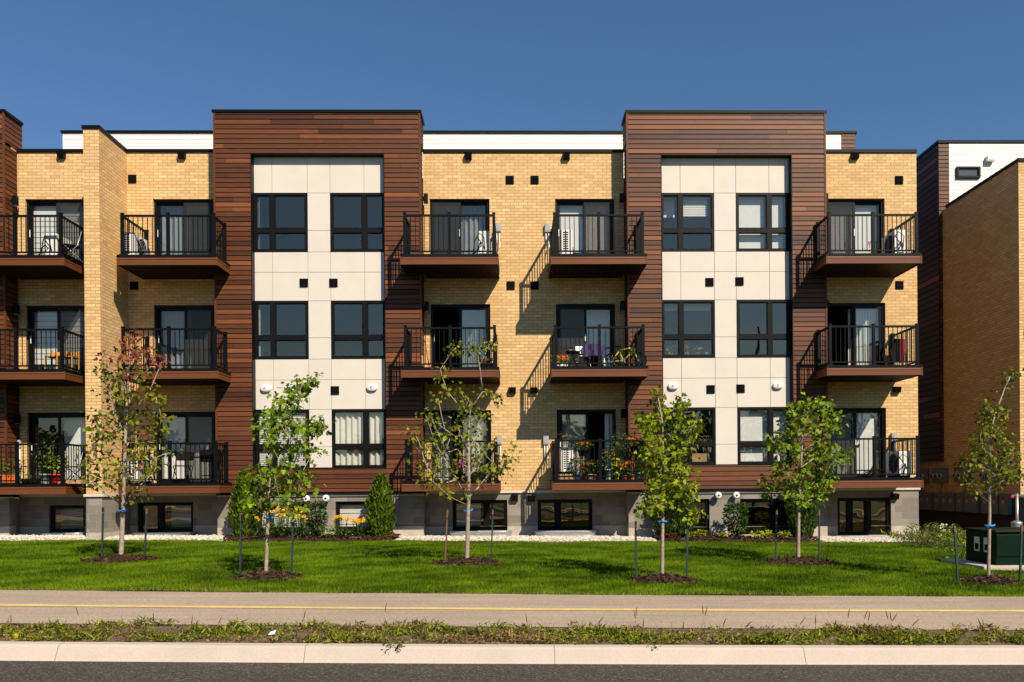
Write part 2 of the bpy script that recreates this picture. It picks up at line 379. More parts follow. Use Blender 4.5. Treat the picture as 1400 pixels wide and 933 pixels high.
# across the street, seen only in the glass
sheet('far_kerb', [(K(-2.6), .0), (K(-2.62), .13), (K(-2.8), .14)], M_kerb)
sheet('far_verge', [(K(-2.8), .13), (K(-5.2), .15)], M_far)
sheet('far_pavement', [(K(-5.2), .155), (K(-6.9), .155)], M_kerb)
sheet('far_lawn', [(K(-6.9), .14), (K(-30), .5), (K(-80), 2.2)], M_far)
Y_G = 21.0
def lawn_h(x, y):
    t = min(1, max(0, (y-e_pf(x))/(Y_G-e_pf(x)))); return .148+.03*t+.035*math.sin(t*math.pi)+.012*math.sin(x*.9+y*.5)+.008*math.sin(x*2.3-y*1.1)
b = MB(); nx, ny = 120, 20; x_a, x_b = -34, 34
P = {}
for i in range(nx+1):
    x = x_a+(x_b-x_a)*i/nx
    for j in range(ny+1):
        y = e_pf(x)-.03+(Y_G+.05-e_pf(x)+.03)*j/ny; P[i, j] = (x, y, lawn_h(x, y)+gz(x))
for i in range(nx):
    for j in range(ny): b.face([P[i, j], P[i+1, j], P[i+1, j+1], P[i, j+1]])
setting(b.build('lawn', M_turf), 'structure')
sheet('gravel_bed', [(K(Y_G-.14), .165), (K(Y_G+.2), .225), (K(22.6), .235)], M_stone, list(np.arange(-34, 11.01, 1.5)))
sheet('alley_ground', [(K(Y_G-.02), .13), (K(40), .16)], M_base, [11, 12.5, 14, 20, 34])

# ================================================================== BUILDING
YW, YFm, YP, YB, YFIN = 22.4, 21.85, 22.04, 20.9, 20.93
def px(x, y, Y): return at(x, y, Y).x
def pz(x, y, Y): return at(x, y, Y).z
bld = thing('apartment_building', 'long apartment block of buff brick with two brown plank bays and black railed balconies', 'building', (0, YW, .15))
BW = MB
ROWH = .131
def siding(b, o, u, n, length, z0, z1, rowh=ROWH, lap=.014, gap=.019, zbase=0, segs=(2.2, 4.4), mi=0, odd=.14, tone=None):
    """lapped planks on the rectangle that starts at o, runs along u, faces n, between z0 and z1"""
    o = Vector(o); u = Vector(u); n = Vector(n)
    def P(s, d, z): q = o+u*s+n*d; return (q.x, q.y, z)
    b.face([P(0, 0, z0), P(length, 0, z0), P(length, 0, z1), P(0, 0, z1)], 1)
    k0 = math.floor((z0-zbase)/rowh); k1 = math.ceil((z1-zbase)/rowh)
    for k in range(k0, k1):
        a = max(z0, zbase+k*rowh+gap); c = min(z1, zbase+(k+1)*rowh)
        if c-a < .01: continue
        s = -random.uniform(0, segs[1]) ; base = (random.choice((.36, .48, .56)) if tone is None else tone)+random.gauss(0, .1 if tone is None else .03)
        while s < length:
            e = s+random.uniform(*segs); s0 = max(0, s); s1 = min(length, e)
            if s1-s0 > .02:
                t = base+random.gauss(0, .07 if tone is None else .02)
                if random.random() < odd: t = random.choice((.05, .15, .85, 1.0))
                g = .0015
                b.face([P(s0+g, lap, a), P(s1-g, lap, a), P(s1-g, .004, c), P(s0+g, .004, c)], mi, min(1, max(0, t)))
                b.face([P(s0+g, 0, a), P(s1-g, 0, a), P(s1-g, lap, a), P(s0+g, lap, a)], mi, .3)
            s = e
def wallh(b, x0, x1, z0, z1, Y, th, holes=(), mi=0):
    """upright wall facing the street with rectangular openings (x0,x1,z0,z1)"""
    xs = sorted({x0, x1, *[min(max(h[i], x0), x1) for h in holes for i in (0, 1)]}); zs = sorted({z0, z1, *[min(max(h[i], z0), z1) for h in holes for i in (2, 3)]})
    for xa, xb in zip(xs[:-1], xs[1:]):
        for za, zb in zip(zs[:-1], zs[1:]):
            cx, cz = (xa+xb)/2, (za+zb)/2
            if any(h[0] < cx < h[1] and h[2] < cz < h[3] for h in holes): continue
            b.face([(xa, Y, za), (xb, Y, za), (xb, Y, zb), (xa, Y, zb)], mi)
            b.face([(xb, Y+th, za), (xa, Y+th, za), (xa, Y+th, zb), (xb, Y+th, zb)], mi)
    for h in holes:
        a, c, d, e = max(h[0], x0), min(h[1], x1), max(h[2], z0), min(h[3], z1)
        b.face([(a, Y, d), (a, Y+th, d), (a, Y+th, e), (a, Y, e)], mi); b.face([(c, Y+th, d), (c, Y, d), (c, Y, e), (c, Y+th, e)], mi)
        b.face([(a, Y, e), (a, Y+th, e), (c, Y+th, e), (c, Y, e)], mi); b.face([(a, Y+th, d), (a, Y, d), (c, Y, d), (c, Y+th, d)], mi)
    for xx, s in ((x0, 1), (x1, -1)):
        q = [(xx, Y, z0), (xx, Y+th, z0), (xx, Y+th, z1), (xx, Y, z1)]; b.face(q if s < 0 else q[::-1], mi)
    b.face([(x0, Y, z1), (x1, Y, z1), (x1, Y+th, z1), (x0, Y+th, z1)], mi)

F1L, F1R, F2L, F2R, F0R = px(291.5, 160, YFm), px(574.5, 160, YFm), px(856, 160, YFm), px(1128.6, 160, YFm), px(5.8, 170, YFm)
XEND = px(1253.3, 260, YW)
Z_FT = pz(430, 154.5, YFm); Z_WT = pz(700, 209, YW)
Z_SIL1, Z_SIL0, Z_ST0 = pz(700, 670.8, YW), pz(700, 674.3, YW), pz(700, 719.5, YW)
Z_FB = pz(430, 672.5, YFm)
FL = [7.565, 4.645, 1.70]                      # top of each balcony fascia
FLT = [z+.065 for z in FL]
DX = {'A': (px(34.5, 330, YW), px(34.5, 330, YW)+1.66), 'B': (px(209.5, 330, YW), px(209.5, 330, YW)+1.66), 'C': (px(587.8, 330, YW), px(669.6, 330, YW)),
      'D': (px(759.3, 330, YW), px(840.5, 330, YW)), 'E': (px(1209.8, 330, YW)-1.66, px(1209.8, 330, YW))}
DZT = [pz(628, 272, YW), pz(628, 416, YW), pz(628, 561, YW)]
doors = {(c, i): (*DX[c], FLT[i]-.02, DZT[i]) for c in DX for i in range(3)}
# brick walls
def dh(cols): return [doors[c, i] for c in cols for i in range(3)]
for x0, x1, cols in ((F0R, F1L, 'AB'), (F1R, F2L, 'CD'), (F2R, XEND, 'E')):
    b = MB(); wallh(b, x0+.003, x1-.003, Z_SIL1, Z_WT, YW, .28, dh(cols)); b.build('brick_wall', M_brick, bld)
    b = MB(); b.box(x0, x1, YW-.04, YW+.33, Z_WT, Z_WT+.085); b.build('parapet_cap', M_black, bld)
    b = MB(); b.box(x0+.004, x1+(.03 if cols == 'E' else -.004), YW-.045, YW+.2, Z_SIL0, Z_SIL1-.002); b.build('sill_course', M_sill, bld, bevel=.006)
# right end wall, back and roof keep the light out of the rooms
b = MB(); b.box(XEND-.28, XEND-.02, YW+.284, 40, -.3, Z_WT); b.build('end_wall', M_tan, bld)
b = MB(); b.box(XEND-.28, XEND+.03, YW+.333, 40, Z_WT+.002, Z_WT+.083); b.build('parapet_cap', M_black, bld)
# fin
FX0, FX1 = px(113.6, 180, YFIN), px(135.3, 180, YFIN)
b = MB(); b.box(FX0, FX1, YFIN, YW-.003, Z_SIL1, Z_WT); b.build('brick_fin', M_brick, bld)
b = MB(); b.box(FX0-.03, FX1+.03, YFIN-.03, YW-.043, Z_WT+.002, Z_WT+.087); b.build('fin_cap', M_black, bld)
b = MB(); b.box(FX0-.05, FX1+.05, YFIN-.05, YW-.048, Z_SIL0, Z_SIL1-.002); b.build('fin_sill', M_sill, bld, bevel=.006)
b = MB(); b.box(FX0, FX1, YFIN+.002, YW-.003, .5, Z_SIL0-.002); b.build('fin_base', M_block, bld)
b = MB(); b.box(FX0-.006, FX1+.006, YFIN-.012, YW-.004, -.1, .498); b.build('fin_footing', M_conc, bld)

# ---- windows and doors
COVERS = {}
def wavy(b, x0, x1, z0, z1, y, amp=.035, wl=.16, hem=0):
    n = max(6, int((x1-x0)/.02)); pts = [(x0+(x1-x0)*i/n) for i in range(n+1)]
    ph = random.random()*6
    yy = [y+amp*math.sin(2*math.pi*x/wl+ph)+amp*.4*math.sin(2*math.pi*x/wl*.43) for x in pts]
    zb = [z0+(hem*abs(math.sin(math.pi*x/.2)) if hem else 0) for x in pts]
    for i in range(n): b.face([(pts[i], yy[i], zb[i]), (pts[i+1], yy[i+1], zb[i+1]), (pts[i+1], yy[i+1], z1), (pts[i], yy[i], z1)], sm=True)
def cover(parent, kind, x0, x1, z0, z1, y, frac=1.0):
    if not kind: return
    b = MB()
    if kind == 'roller':
        b.box(x0, x1, y, y+.006, z1-(z1-z0)*frac, z1); b.build('roller_blind', M_blind, parent)
    elif kind == 'slat':
        zz = z1
        while zz > z1-(z1-z0)*frac: b.box(x0, x1, y, y+.02, zz-.042, zz-.004); zz -= .05
        b.build('slat_blind', M_blind, parent)
    elif kind == 'zebra':
        zz = z1
        while zz > z1-(z1-z0)*frac: b.box(x0, x1, y, y+.008, max(z0, zz-.14), zz-.008); zz -= .15
        b.build('banded_blind', M_blind, parent)
    elif kind == 'vertical':
        xx = x0
        while xx < x1-.02: b.face([(xx, y, z0), (xx+.085, y+.03, z0), (xx+.085, y+.03, z1), (xx, y, z1)]); xx += .082
        b.build('vertical_blind', M_blind, parent)
    else:
        wavy(b, x0, x1, z0, z1, y, hem=.05 if kind == 'hem' else 0)
        b.build('curtain', M_grcurt if kind == 'grey' else M_curt, parent)
def window(parent, x0, x1, z0, z1, Y, mull=(), rail=(), ow=.062, mw=.125, covers=(), name='window', proud=.012):
    fr = MB(); d0, d1 = Y-proud, Y+.06
    fr.box(x0, x1, d0, d1, z1-ow, z1); fr.box(x0, x1, d0, d1, z0, z0+ow)
    fr.box(x0, x0+ow, d0, d1, z0+ow, z1-ow); fr.box(x1-ow, x1, d0, d1, z0+ow, z1-ow)
    xs = [x0+ow]; 
    for mx in mull: fr.box(mx-mw/2, mx+mw/2, d0, d1, z0+ow, z1-ow); xs += [mx-mw/2, mx+mw/2]
    xs.append(x1-ow); zs = [z0+ow]; cellsx = list(zip(xs[::2], xs[1::2]))
    for rz in rail:
        for a, c in cellsx: fr.box(a, c, d0+.002, d1-.002, rz-mw/2, rz+mw/2)
        zs += [rz-mw/2, rz+mw/2]
    zs.append(z1-ow); cellsz = list(zip(zs[::2], zs[1::2])); s = .02
    for a, c in cellsx:
        for e, g in cellsz:
            fr.box(a, c, d0+.022, d1-.01, g-s, g); fr.box(a, c, d0+.022, d1-.01, e, e+s); fr.box(a, a+s, d0+.022, d1-.01, e+s, g-s); fr.box(c-s, c, d0+.022, d1-.01, e+s, g-s)
    w = fr.build(name, M_char, parent)
    gl = MB()
    for a, c in cellsx:
        for e, g in cellsz: gl.face([(a, Y+.035, e), (c, Y+.035, e), (c, Y+.035, g), (a, Y+.035, g)])
    gl.build('pane', M_glass, w)
    for k, fr_, f, r in covers:                     # kind, (from,to) share of the width, drop, set back
        cover(w, k, x0+.05+(x1-x0-.1)*fr_[0], x0+.05+(x1-x0-.1)*fr_[1], z0+.03, z1-.03, Y+.09+r, f)
    return w
def patio_door(parent, x0, x1, z0, z1, Y, screen='R', covers=(), slide=0.0, handle=True):
    d0, d1, o, st = Y, Y+.12, .06, .07
    fr = MB(); fr.box(x0, x1, d0, d1, z1-o, z1); fr.box(x0, x0+o, d0, d1, z0, z1-o); fr.box(x1-o, x1, d0, d1, z0, z1-o); fr.box(x0+o, x1-o, d0, d1, z0, z0+.05)
    a, c = x0+o, x1-o; md = (a+c)/2; w = fr.build('sliding_door', M_char, parent); gl = MB(); sa = MB()
    cells = [(a, md+st/2, d0+.07), (md-st/2, c, d0+.025)] if screen != 'L' else [(a, md+st/2, d0+.025), (md-st/2, c, d0+.07)]
    for i, (p, q, y) in enumerate(cells):
        sh = slide if (i == 0) == (slide > 0) else 0; p += sh; q += sh
        e, g = z0+.05, z1-o
        for bx in ((p, p+st, e, g), (q-st, q, e, g), (p+st, q-st, e, e+.10), (p+st, q-st, g-st, g)): sa.box(bx[0], bx[1], y, y+.035, bx[2], bx[3])
        gl.face([(p+st, y+.018, e+.1), (q-st, y+.018, e+.1), (q-st, y+.018, g-st), (p+st, y+.018, g-st)])
    sa.build('sash', M_char, w); gl.build('pane', M_glass, w)
    if screen in 'LR':
        p, q = (a, md+.02) if screen == 'L' else (md-.02, c); sc = MB(); y = d0+.006
        sc.face([(p, y, z0+.06), (q, y, z0+.06), (q, y, z1-o), (p, y, z1-o)]); sc.build('insect_screen', M_screen, w)
    if handle:
        h = MB(); hx = a+.035 if screen != 'L' else md-.01; h.box(hx-.012, hx+.012, d0-.03, d0-.008, z0+.95, z0+1.15); h.build('door_handle', M_plast, w, bevel=.004)
    for k, fr_, f, r in covers:
        cover(w, k, a+(c-a)*fr_[0], a+(c-a)*fr_[1], z0+.06, z1-.08, Y+.17+r, f)
    return w
DC = {('A', 0): ('R', [('zebra', (0, .48), .98, 0), ('zebra', (.5, 1), .98, .03)]), ('A', 1): ('R', [('zebra', (0, 1), .78, .02)]), ('A', 2): ('N', [('roller', (.5, 1), 1, .1)]),
      ('B', 0): ('R', [('grey', (0, .5), 1, .12)]), ('B', 1): ('R', [('grey', (0, .5), 1, .2)]), ('B', 2): ('R', [('vertical', (0, 1), 1, .03)]),
      ('C', 0): ('L', [('grey', (.5, 1), 1, .2)]), ('C', 1): ('N', [('grey', (.5, .9), 1, .3)]), ('C', 2): ('N', [('curtain', (.5, 1), 1, .05), ('grey', (0, .3), 1, .1)]),
      ('D', 0): ('R', [('roller', (0, .47), .72, .05), ('roller', (.5, .93), .72, .05)]), ('D', 1): ('L', [('roller', (.5, 1), .7, .35)]), ('D', 2): ('N', [('curtain', (0, .47), 1, .1), ('curtain', (.86, 1), 1, .1)]),
      ('E', 0): ('L', [('roller', (0, .47), 1, .06), ('roller', (.5, .97), 1, .04)]), ('E', 1): ('N', [('vertical', (.45, 1), 1, .12)]), ('E', 2): ('L', [('roller', (0, .47), 1, .06), ('roller', (.5, .97), 1, .04)])}
for (c, i), (x0, x1, z0, z1) in doors.items():
    sc, cv = DC[c, i]; patio_door(bld, x0+.006, x1-.006, z0, z1-.006, YW+.07, sc, cv, slide={('C', 1): .7, ('D', 2): -.7, ('C', 2): .7, ('E', 1): .68}.get((c, i), 0))

# ---- the two plank framed bays (and the edge of a third)
def hbox(b, *a): b.box(*a)
def bay(xl, xr, xol, xor_, zot, zob, wx, rows, covers, mids, joints):
    wood = MB(); dep = .8
    u, n = (1, 0, 0), (0, -1, 0)
    siding(wood, (xl, YFm, 0), u, n, xol-xl, Z_FB, zot); siding(wood, (xor_, YFm, 0), u, n, xr-xor_, Z_FB, zot)
    siding(wood, (xl, YFm, 0), u, n, xr-xl, zot, Z_FT); siding(wood, (xol, YFm, 0), u, n, xor_-xol, Z_FB, zob)
    wood.build('plank_frame', [M_wood, M_groove], bld)
    sd = MB()
    siding(sd, (xr-.02, YFm+.003, 0), (0, 1, 0), (1, 0, 0), YW-YFm-.006, Z_FB, Z_WT); siding(sd, (xr-.02, YFm+.003, 0), (0, 1, 0), (1, 0, 0), dep, Z_WT+.09, Z_FT)
    sd.build('plank_return', [M_wood, M_groove], bld); sd = MB()
    siding(sd, (xl+.02, YW-.003, 0), (0, -1, 0), (-1, 0, 0), YW-YFm-.006, Z_FB, Z_WT); siding(sd, (xl+.02, YFm+.003+dep, 0), (0, -1, 0), (-1, 0, 0), dep, Z_WT+.09, Z_FT)
    sd.build('plank_return', [M_wood, M_groove], bld)
    tr = MB()                                    # corner posts, reveals, top cap, bottom flashing
    for x in (xl, xr-.045): MB().box(x-.002, x+.047, YFm-.022, YFm+.03, Z_FB, Z_FT-.002).build('corner_trim', M_wood, bld)
    cp = MB(); cp.box(xl-.03, xr+.03, YFm-.035, YFm+dep, Z_FT, Z_FT+.075); cp.build('parapet_cap', M_black, bld)
    bk = MB(); bk.box(xl+.03, xr-.03, YFm+.34, YFm+dep-.02, Z_WT+.1, Z_FT-.003); bk.build('parapet_back', M_brick, bld)
    rv = MB(); th = .02
    rv.box(xol, xol+th, YFm-.018, YP+.03, zob, zot); rv.box(xor_-th, xor_, YFm-.018, YP+.03, zob, zot); rv.box(xol+th, xor_-th, YFm-.018, YP+.03, zot-th, zot); rv.box(xol+th, xor_-th, YFm-.014, YP+.03, zob, zob+.03)
    rv.build('opening_trim', M_black, bld)
    fl = MB(); fl.box(xl, xr, YFm-.012, YFm+.3, Z_FB-.075, Z_FB-.002); fl.build('base_flashing', M_black, bld)
    fl = MB(); fl.box(xl, xr, YFm+.03, YFm+.3, Z_FB-.125, Z_FB-.077); fl.build('sill_course', M_sill, bld)
    # cladding and windows
    (a0, am, a1), (c0, cm, c1) = wx
    X0, X1 = xol+th, xor_-th
    cols = [X0, am, a1, c0, cm, X1]; pan = MB(); g = .006
    zs = [zot-th]; holes = []
    for zt, zm, zb_ in rows: holes += [(X0, a1, zb_, zt), (c0, X1, zb_, zt)]
    wallh(pan, X0, X1, zob+.03, zot-th, YP+.014, .2, holes, 1)
    def band(z_hi, z_lo, cells):
        for k in cells: pan.box(cols[k]+g, cols[k+1]-g, YP, YP+.013, z_lo+g, z_hi-g)
    prev = zot-th
    for (zt, zm, zb_), (j) in zip(rows, joints):
        cuts = [prev]+[z for z in j if z < prev-.05]+[zt]
        for hi, lo in zip(cuts[:-1], cuts[1:]): band(hi, lo, range(5))
        band(zt, zm, [2]); band(zm, max(zb_, zob+.03), [2]); prev = zb_
    pan.build('cream_panelling', [M_cream, M_joint], bld)
    for (zt, zm, zb_), cv in zip(rows, covers):
        window(bld, X0+.003, a1-.004, zb_+.003, zt-.004, YP, [am], [zm], covers=cv[0]); window(bld, c0+.004, X1-.003, zb_+.003, zt-.004, YP, [cm], [zm], covers=cv[1])
    return X0, X1
rows1 = [tuple(pz(385, y, YP) for y in t) for t in ((264.1, 315.4, 344.8), (411.7, 462.2, 491.4), (560.3, 611.5, 641))]
rows2 = [tuple(pz(990, y, YP) for y in t) for t in ((264.1, 315.4, 344.0), (410.3, 460.8, 489.3), (557.2, 607.5, 635.5))]
jn1 = [[], [pz(430, 372.5, YP)], [pz(430, 519.6, YP)]]; jn2 = [[], [pz(990, 371.6, YP)], [pz(990, 517, YP)]]
wx1 = ((px(344.5, 300, YP), px(372.2, 300, YP), px(420.5, 300, YP)), (px(451.5, 300, YP), px(498, 300, YP), px(524, 300, YP)))
wx2 = ((px(904, 300, YP), px(930.2, 300, YP), px(976.3, 300, YP)), (px(1006.2, 300, YP), px(1051.6, 300, YP), px(1076, 300, YP)))
full = (0, 1)
cov1 = [[[('grey', (0, .06), 1, .0)], []], [[('grey', (0, .05), 1, .0)], []], [[('slat', full, 1, .0)], [('hem', full, .98, .05)]]]
cov2 = [[[('roller', (.02, .3), .33, .3), ('slat', (.42, .94), .33, .1)], [('roller', (.02, .57), 1, .1), ('roller', (.66, .96), 1, .1)]],
        [[('roller', full, .13, .2)], []], [[], [('roller', (.02, .60), 1, .08), ('roller', (.64, 1), 1, .1)]]]
bay(F1L, F1R, px(342.6, 215, YFm), px(525.2, 215, YFm), pz(430, 210.3, YFm), pz(430, 641, YFm), wx1, rows1, cov1, None, jn1)
bay(F2L, F2R, px(903.3, 215, YFm), px(1082.4, 215, YFm), pz(990, 211.6, YFm), pz(990, 636.6, YFm), wx2, rows2, cov2, None, jn2)
b = MB(); siding(b, (F0R-4, YFm, 0), (1, 0, 0), (0, -1, 0), 4, Z_FB, Z_FT); b.build('plank_frame', [M_wood, M_groove], bld)
b = MB(); siding(b, (F0R-.02, YFm+.003, 0), (0, 1, 0), (1, 0, 0), YW-YFm-.006, Z_FB, Z_WT); siding(b, (F0R-.02, YFm+.003, 0), (0, 1, 0), (1, 0, 0), .8, Z_WT+.09, Z_FT); b.build('plank_return', [M_wood, M_groove], bld)
b = MB(); b.box(F0R-.045, F0R+.002, YFm-.022, YFm+.03, Z_FB, Z_FT-.002); b.build('corner_trim', M_wood, bld)
b = MB(); b.box(F0R-4, F0R+.03, YFm-.035, YFm+.8, Z_FT, Z_FT+.075); b.build('parapet_cap', M_black, bld)
b = MB(); b.box(F0R-4, F0R-.03, YFm+.34, YFm+.78, Z_FB, Z_FT-.003); b.build('parapet_back', M_brick, bld)
b = MB(); b.box(F0R-4, F0R, YFm-.012, YFm+.3, Z_FB-.075, Z_FB-.002); b.build('base_flashing', M_black, bld)
b = MB(); b.box(F0R-4, F0R, YFm+.03, YFm+.3, Z_FB-.125, Z_FB-.077); b.build('sill_course', M_sill, bld)

# ---- block base with basement windows
def bw(x0, x1, y0, y1, Y): return (px(x0, 700, Y), px(x1, 700, Y), pz((x0+x1)/2, y1, Y), pz((x0+x1)/2, y0, Y))
YS = YFm+.07
base_w = [(bw(67, 116, 691, 728.5, YW), 'W', [.0], YW), (bw(187.6, 264, 687, 728, YW), 'W', [218], YW), (bw(351, 415, 690, 731, YS), 'F', [368], YS), (bw(458.3, 508, 685.7, 731, YS), 'F', [], YS),
          (bw(618.7, 693.6, 683.8, 726, YW), 'W', [665], YW), (bw(735, 810, 683, 725.5, YW), 'W', [763], YW), (bw(906, 970.2, 682.5, 734, YS), 'F', [925], YS), (bw(1012, 1082, 682, 731, YS), 'F', [1059], YS),
          (bw(1145.2, 1218.4, 680.6, 732, YW), 'W', [1163.5, 1188.5], YW)]
segs = [(F0R-4, F0R, YS), (F0R, F1L, YW), (F1L, F1R, YS), (F1R, F2L, YW), (F2L, F2R, YS), (F2R, XEND, YW)]
for x0, x1, Y in segs:
    hs = [w[0] for w in base_w if abs(w[3]-Y) < .01 and x0 < (w[0][0]+w[0][1])/2 < x1]
    zt = Z_SIL0-.003 if Y == YW else Z_FB-.128; gg = gz((x0+x1)/2)
    zf = Z_ST0+gg*.8
    b = MB(); wallh(b, x0+.002, x1-.002, zf, zt, Y+.005, .3, hs); b.build('block_wall', M_block, bld)
    b = MB(); wallh(b, x0, x1, -.5, zf-.002, Y-.012, .3, hs); b.build('foundation', M_conc, bld)
    if Y == YS and x0 < F0R-1: MB().box(x1-.28, x1, YS+.31, YW+.3, -.3, zt).build('block_return', M_block, bld)
    if Y == YS and x0 > F0R-1:
        b = MB(); b.box(x0, x0+.28, YS+.31, YW+.3, -.3, zt); b.box(x1-.28, x1, YS+.31, YW+.3, -.3, zt); b.build('block_return', M_block, bld)
covb = {2: [('slat', full, 1, 0)], 3: [('zebra', full, .95, .03)], 0: [('slat', full, 1, .3)], 1: [('roller', (.42, 1), .9, .5)], 4: [('roller', (0, .5), .9, .5)]}
for k, (h, t, mu, Y) in enumerate(base_w):
    ml = [px(q, 705, Y) for q in mu if q] 
    window(bld, h[0]+.004, h[1]-.004, h[2]+.004, h[3]-.004, Y+.09, ml, [], ow=.075, mw=.15, covers=covb.get(k, []), name='basement_window')
for k in (0, 1, 4, 5, 8):                           # corrugated steel window wells
    h = base_w[k][0]; b = MB(); x0, x1 = h[0]-.12, h[1]+.12; cx = (x0+x1)/2; rx = (x1-x0)/2; zt = h[2]+.02+.0; n = 26
    prof = [(.0+.012*math.sin(q*1.5), -q*.035) for q in range(7)]
    for i in range(n):
        def pt(i, j):
            th = math.pi*i/n; d, dz = prof[j]; e = .5
            return (cx-rx*math.copysign(abs(math.cos(th))**e, math.cos(th))*(1+d), YW-.02-.42*abs(math.sin(th))**.6*(1+d), zt+dz)
        for j in range(6): b.face([pt(i, j+1), pt(i+1, j+1), pt(i+1, j), pt(i, j)], sm=True)
    b.build('window_well', M_steel, bld)

# ---- penthouse behind the parapet, roof, rooms
YPH = 26.5
PXL, PXR, PXM = px(86, 190, YPH), px(1169, 190, YPH), px(1150, 190, YPH); Z_PT = pz(700, 183, YPH)
b = MB(); siding(b, (PXL, YPH, 0), (1, 0, 0), (0, -1, 0), PXM-PXL, Z_WT-.6, Z_PT, rowh=.118, lap=.012, gap=.004, segs=(3.6, 3.66), odd=0); b.build('upper_storey', [M_white, M_joint], bld)
b = MB(); b.box(PXL-.02, PXM, YPH+.02, 38, Z_WT-.6, Z_PT-.004); b.build('upper_storey_body', M_white, bld)
b = MB(); siding(b, (PXM, YPH-.01, 0), (1, 0, 0), (0, -1, 0), PXR-PXM, Z_WT-.6, Z_PT); siding(b, (PXR, YPH, 0), (0, 1, 0), (1, 0, 0), 10, Z_WT-.6, Z_PT); b.build('upper_corner', [M_wood, M_groove], bld)
b = MB(); b.box(PXL-.05, PXR+.05, YPH-.05, 38, Z_PT, Z_PT+.08); b.build('upper_cap', M_black, bld)
b = MB(); b.box(px(243, 178, YPH), px(262, 178, YPH), YPH+.4, YPH+1.2, Z_PT+.08, Z_PT+.16); b.build('roof_curb', M_black, bld)
b = MB(); b.box(F0R-4, XEND-.29, YW+.29, 40, Z_WT-.62, Z_WT-.6); b.build('flat_roof', M_grey, bld)
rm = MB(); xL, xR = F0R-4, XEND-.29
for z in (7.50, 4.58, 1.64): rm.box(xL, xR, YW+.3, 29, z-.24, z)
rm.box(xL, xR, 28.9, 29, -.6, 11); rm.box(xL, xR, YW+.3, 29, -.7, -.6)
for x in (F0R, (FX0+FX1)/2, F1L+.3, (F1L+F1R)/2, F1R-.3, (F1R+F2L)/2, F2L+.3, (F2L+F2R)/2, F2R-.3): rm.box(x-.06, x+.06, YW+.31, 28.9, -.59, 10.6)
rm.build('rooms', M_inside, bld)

# ---- balconies
def balcony(parent, x0, x1, z, cutL=None, cutR=None, yf=YB, yw=YW, yfr=YFm, doc=True):
    """z: top of the brown fascia. cutL/cutR: where a framed bay takes the back corner"""
    zt = z+.065; zb = z-.205
    bx0 = cutL if cutL else x0; bx1 = cutR if cutR else x1
    sl = MB()
    sl.box(x0-.015, x1+.015, yf-.015, yfr-.025, z, zt, 1); sl.box(max(bx0+.002, x0-.015) if cutL else x0-.015, bx1-.002 if cutR else x1+.015, yfr-.025, yw-.002, z, zt, 1)
    B = sl
    siding(B, (x0, yf, 0), (1, 0, 0), (0, -1, 0), x1-x0, zb, z-.002, rowh=.145, lap=.012, gap=.010, zbase=zb-.005, segs=(3, 3.7), odd=0, tone=.62)
    siding(B, (x1, yf, 0), (0, 1, 0), (1, 0, 0), (yfr-.03 if cutR else yw-.004)-yf, zb, z-.002, rowh=.145, lap=.012, gap=.010, zbase=zb-.005, segs=(3, 3.7), odd=0, tone=.62)
    siding(B, (x0, (yfr-.03 if cutL else yw-.004), 0), (0, -1, 0), (-1, 0, 0), (yfr-.03 if cutL else yw-.004)-yf, zb, z-.002, rowh=.145, lap=.012, gap=.010, zbase=zb-.005, segs=(3, 3.7), odd=0, tone=.62)
    for xx, yy in ((x0-.016, yf-.016), (x1-.024, yf-.016)): B.box(xx, xx+.04, yy, yy+.04, zb-.004, z-.003, 0, .6)
    bal = sl.build('balcony', [M_wood, M_black], parent)
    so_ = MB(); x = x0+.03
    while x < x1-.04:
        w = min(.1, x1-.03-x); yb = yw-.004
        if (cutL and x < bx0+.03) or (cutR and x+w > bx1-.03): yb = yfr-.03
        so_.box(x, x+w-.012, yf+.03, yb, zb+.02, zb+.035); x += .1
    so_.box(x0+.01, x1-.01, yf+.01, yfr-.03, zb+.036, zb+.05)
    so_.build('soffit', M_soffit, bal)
    rl = MB(); yr = yf+.06; pw = .072; xa, xb = x0+.1, x1-.1; H = 1.03
    ye = yfr-.09 if True else yw-.08
    yL = ye if cutL else yw-.06; yR = ye if cutR else yw-.06
    mid = (xa+xb)/2
    posts = [(xa, yr), (mid, yr), (xb, yr), (xa, yL), (xb, yR)]
    for X, Y in posts:
        rl.box(X-pw/2, X+pw/2, Y-pw/2, Y+pw/2, zt, zt+H+.045); rl.box(X-pw/2-.008, X+pw/2+.008, Y-pw/2-.008, Y+pw/2+.008, zt+H+.045, zt+H+.06); rl.box(X-.065, X+.065, Y-.065, Y+.065, zt+.001, zt+.022)
    runs = [((xa, yr), (mid, yr)), ((mid, yr), (xb, yr)), ((xa, yr), (xa, yL)), ((xb, yr), (xb, yR))]
    for (ax, ay), (cx, cy_) in runs:
        L = math.hypot(cx-ax, cy_-ay); ux, uy = (cx-ax)/L, (cy_-ay)/L; A = Vector((ax+ux*pw/2, ay+uy*pw/2, 0)); C = Vector((cx-ux*pw/2, cy_-uy*pw/2, 0))
        hw = .024
        def rbox(z0, z1, hw):
            if abs(ux) > .5: rl.box(A.x, C.x, A.y-hw, A.y+hw, z0, z1)
            else: rl.box(A.x-hw, A.x+hw, A.y, C.y, z0, z1)
        rbox(zt+H-.035, zt+H+.012, .027); rbox(zt+.07, zt+.105, .018)
        n = round((C-A).length/.118)
        for k in range(1, n):
            p = A.lerp(C, k/n); rl.box(p.x-.0085, p.x+.0085, p.y-.0085, p.y+.0085, zt+.106, zt+H-.036)
    rl.build('railing', M_black, bal)
    return bal
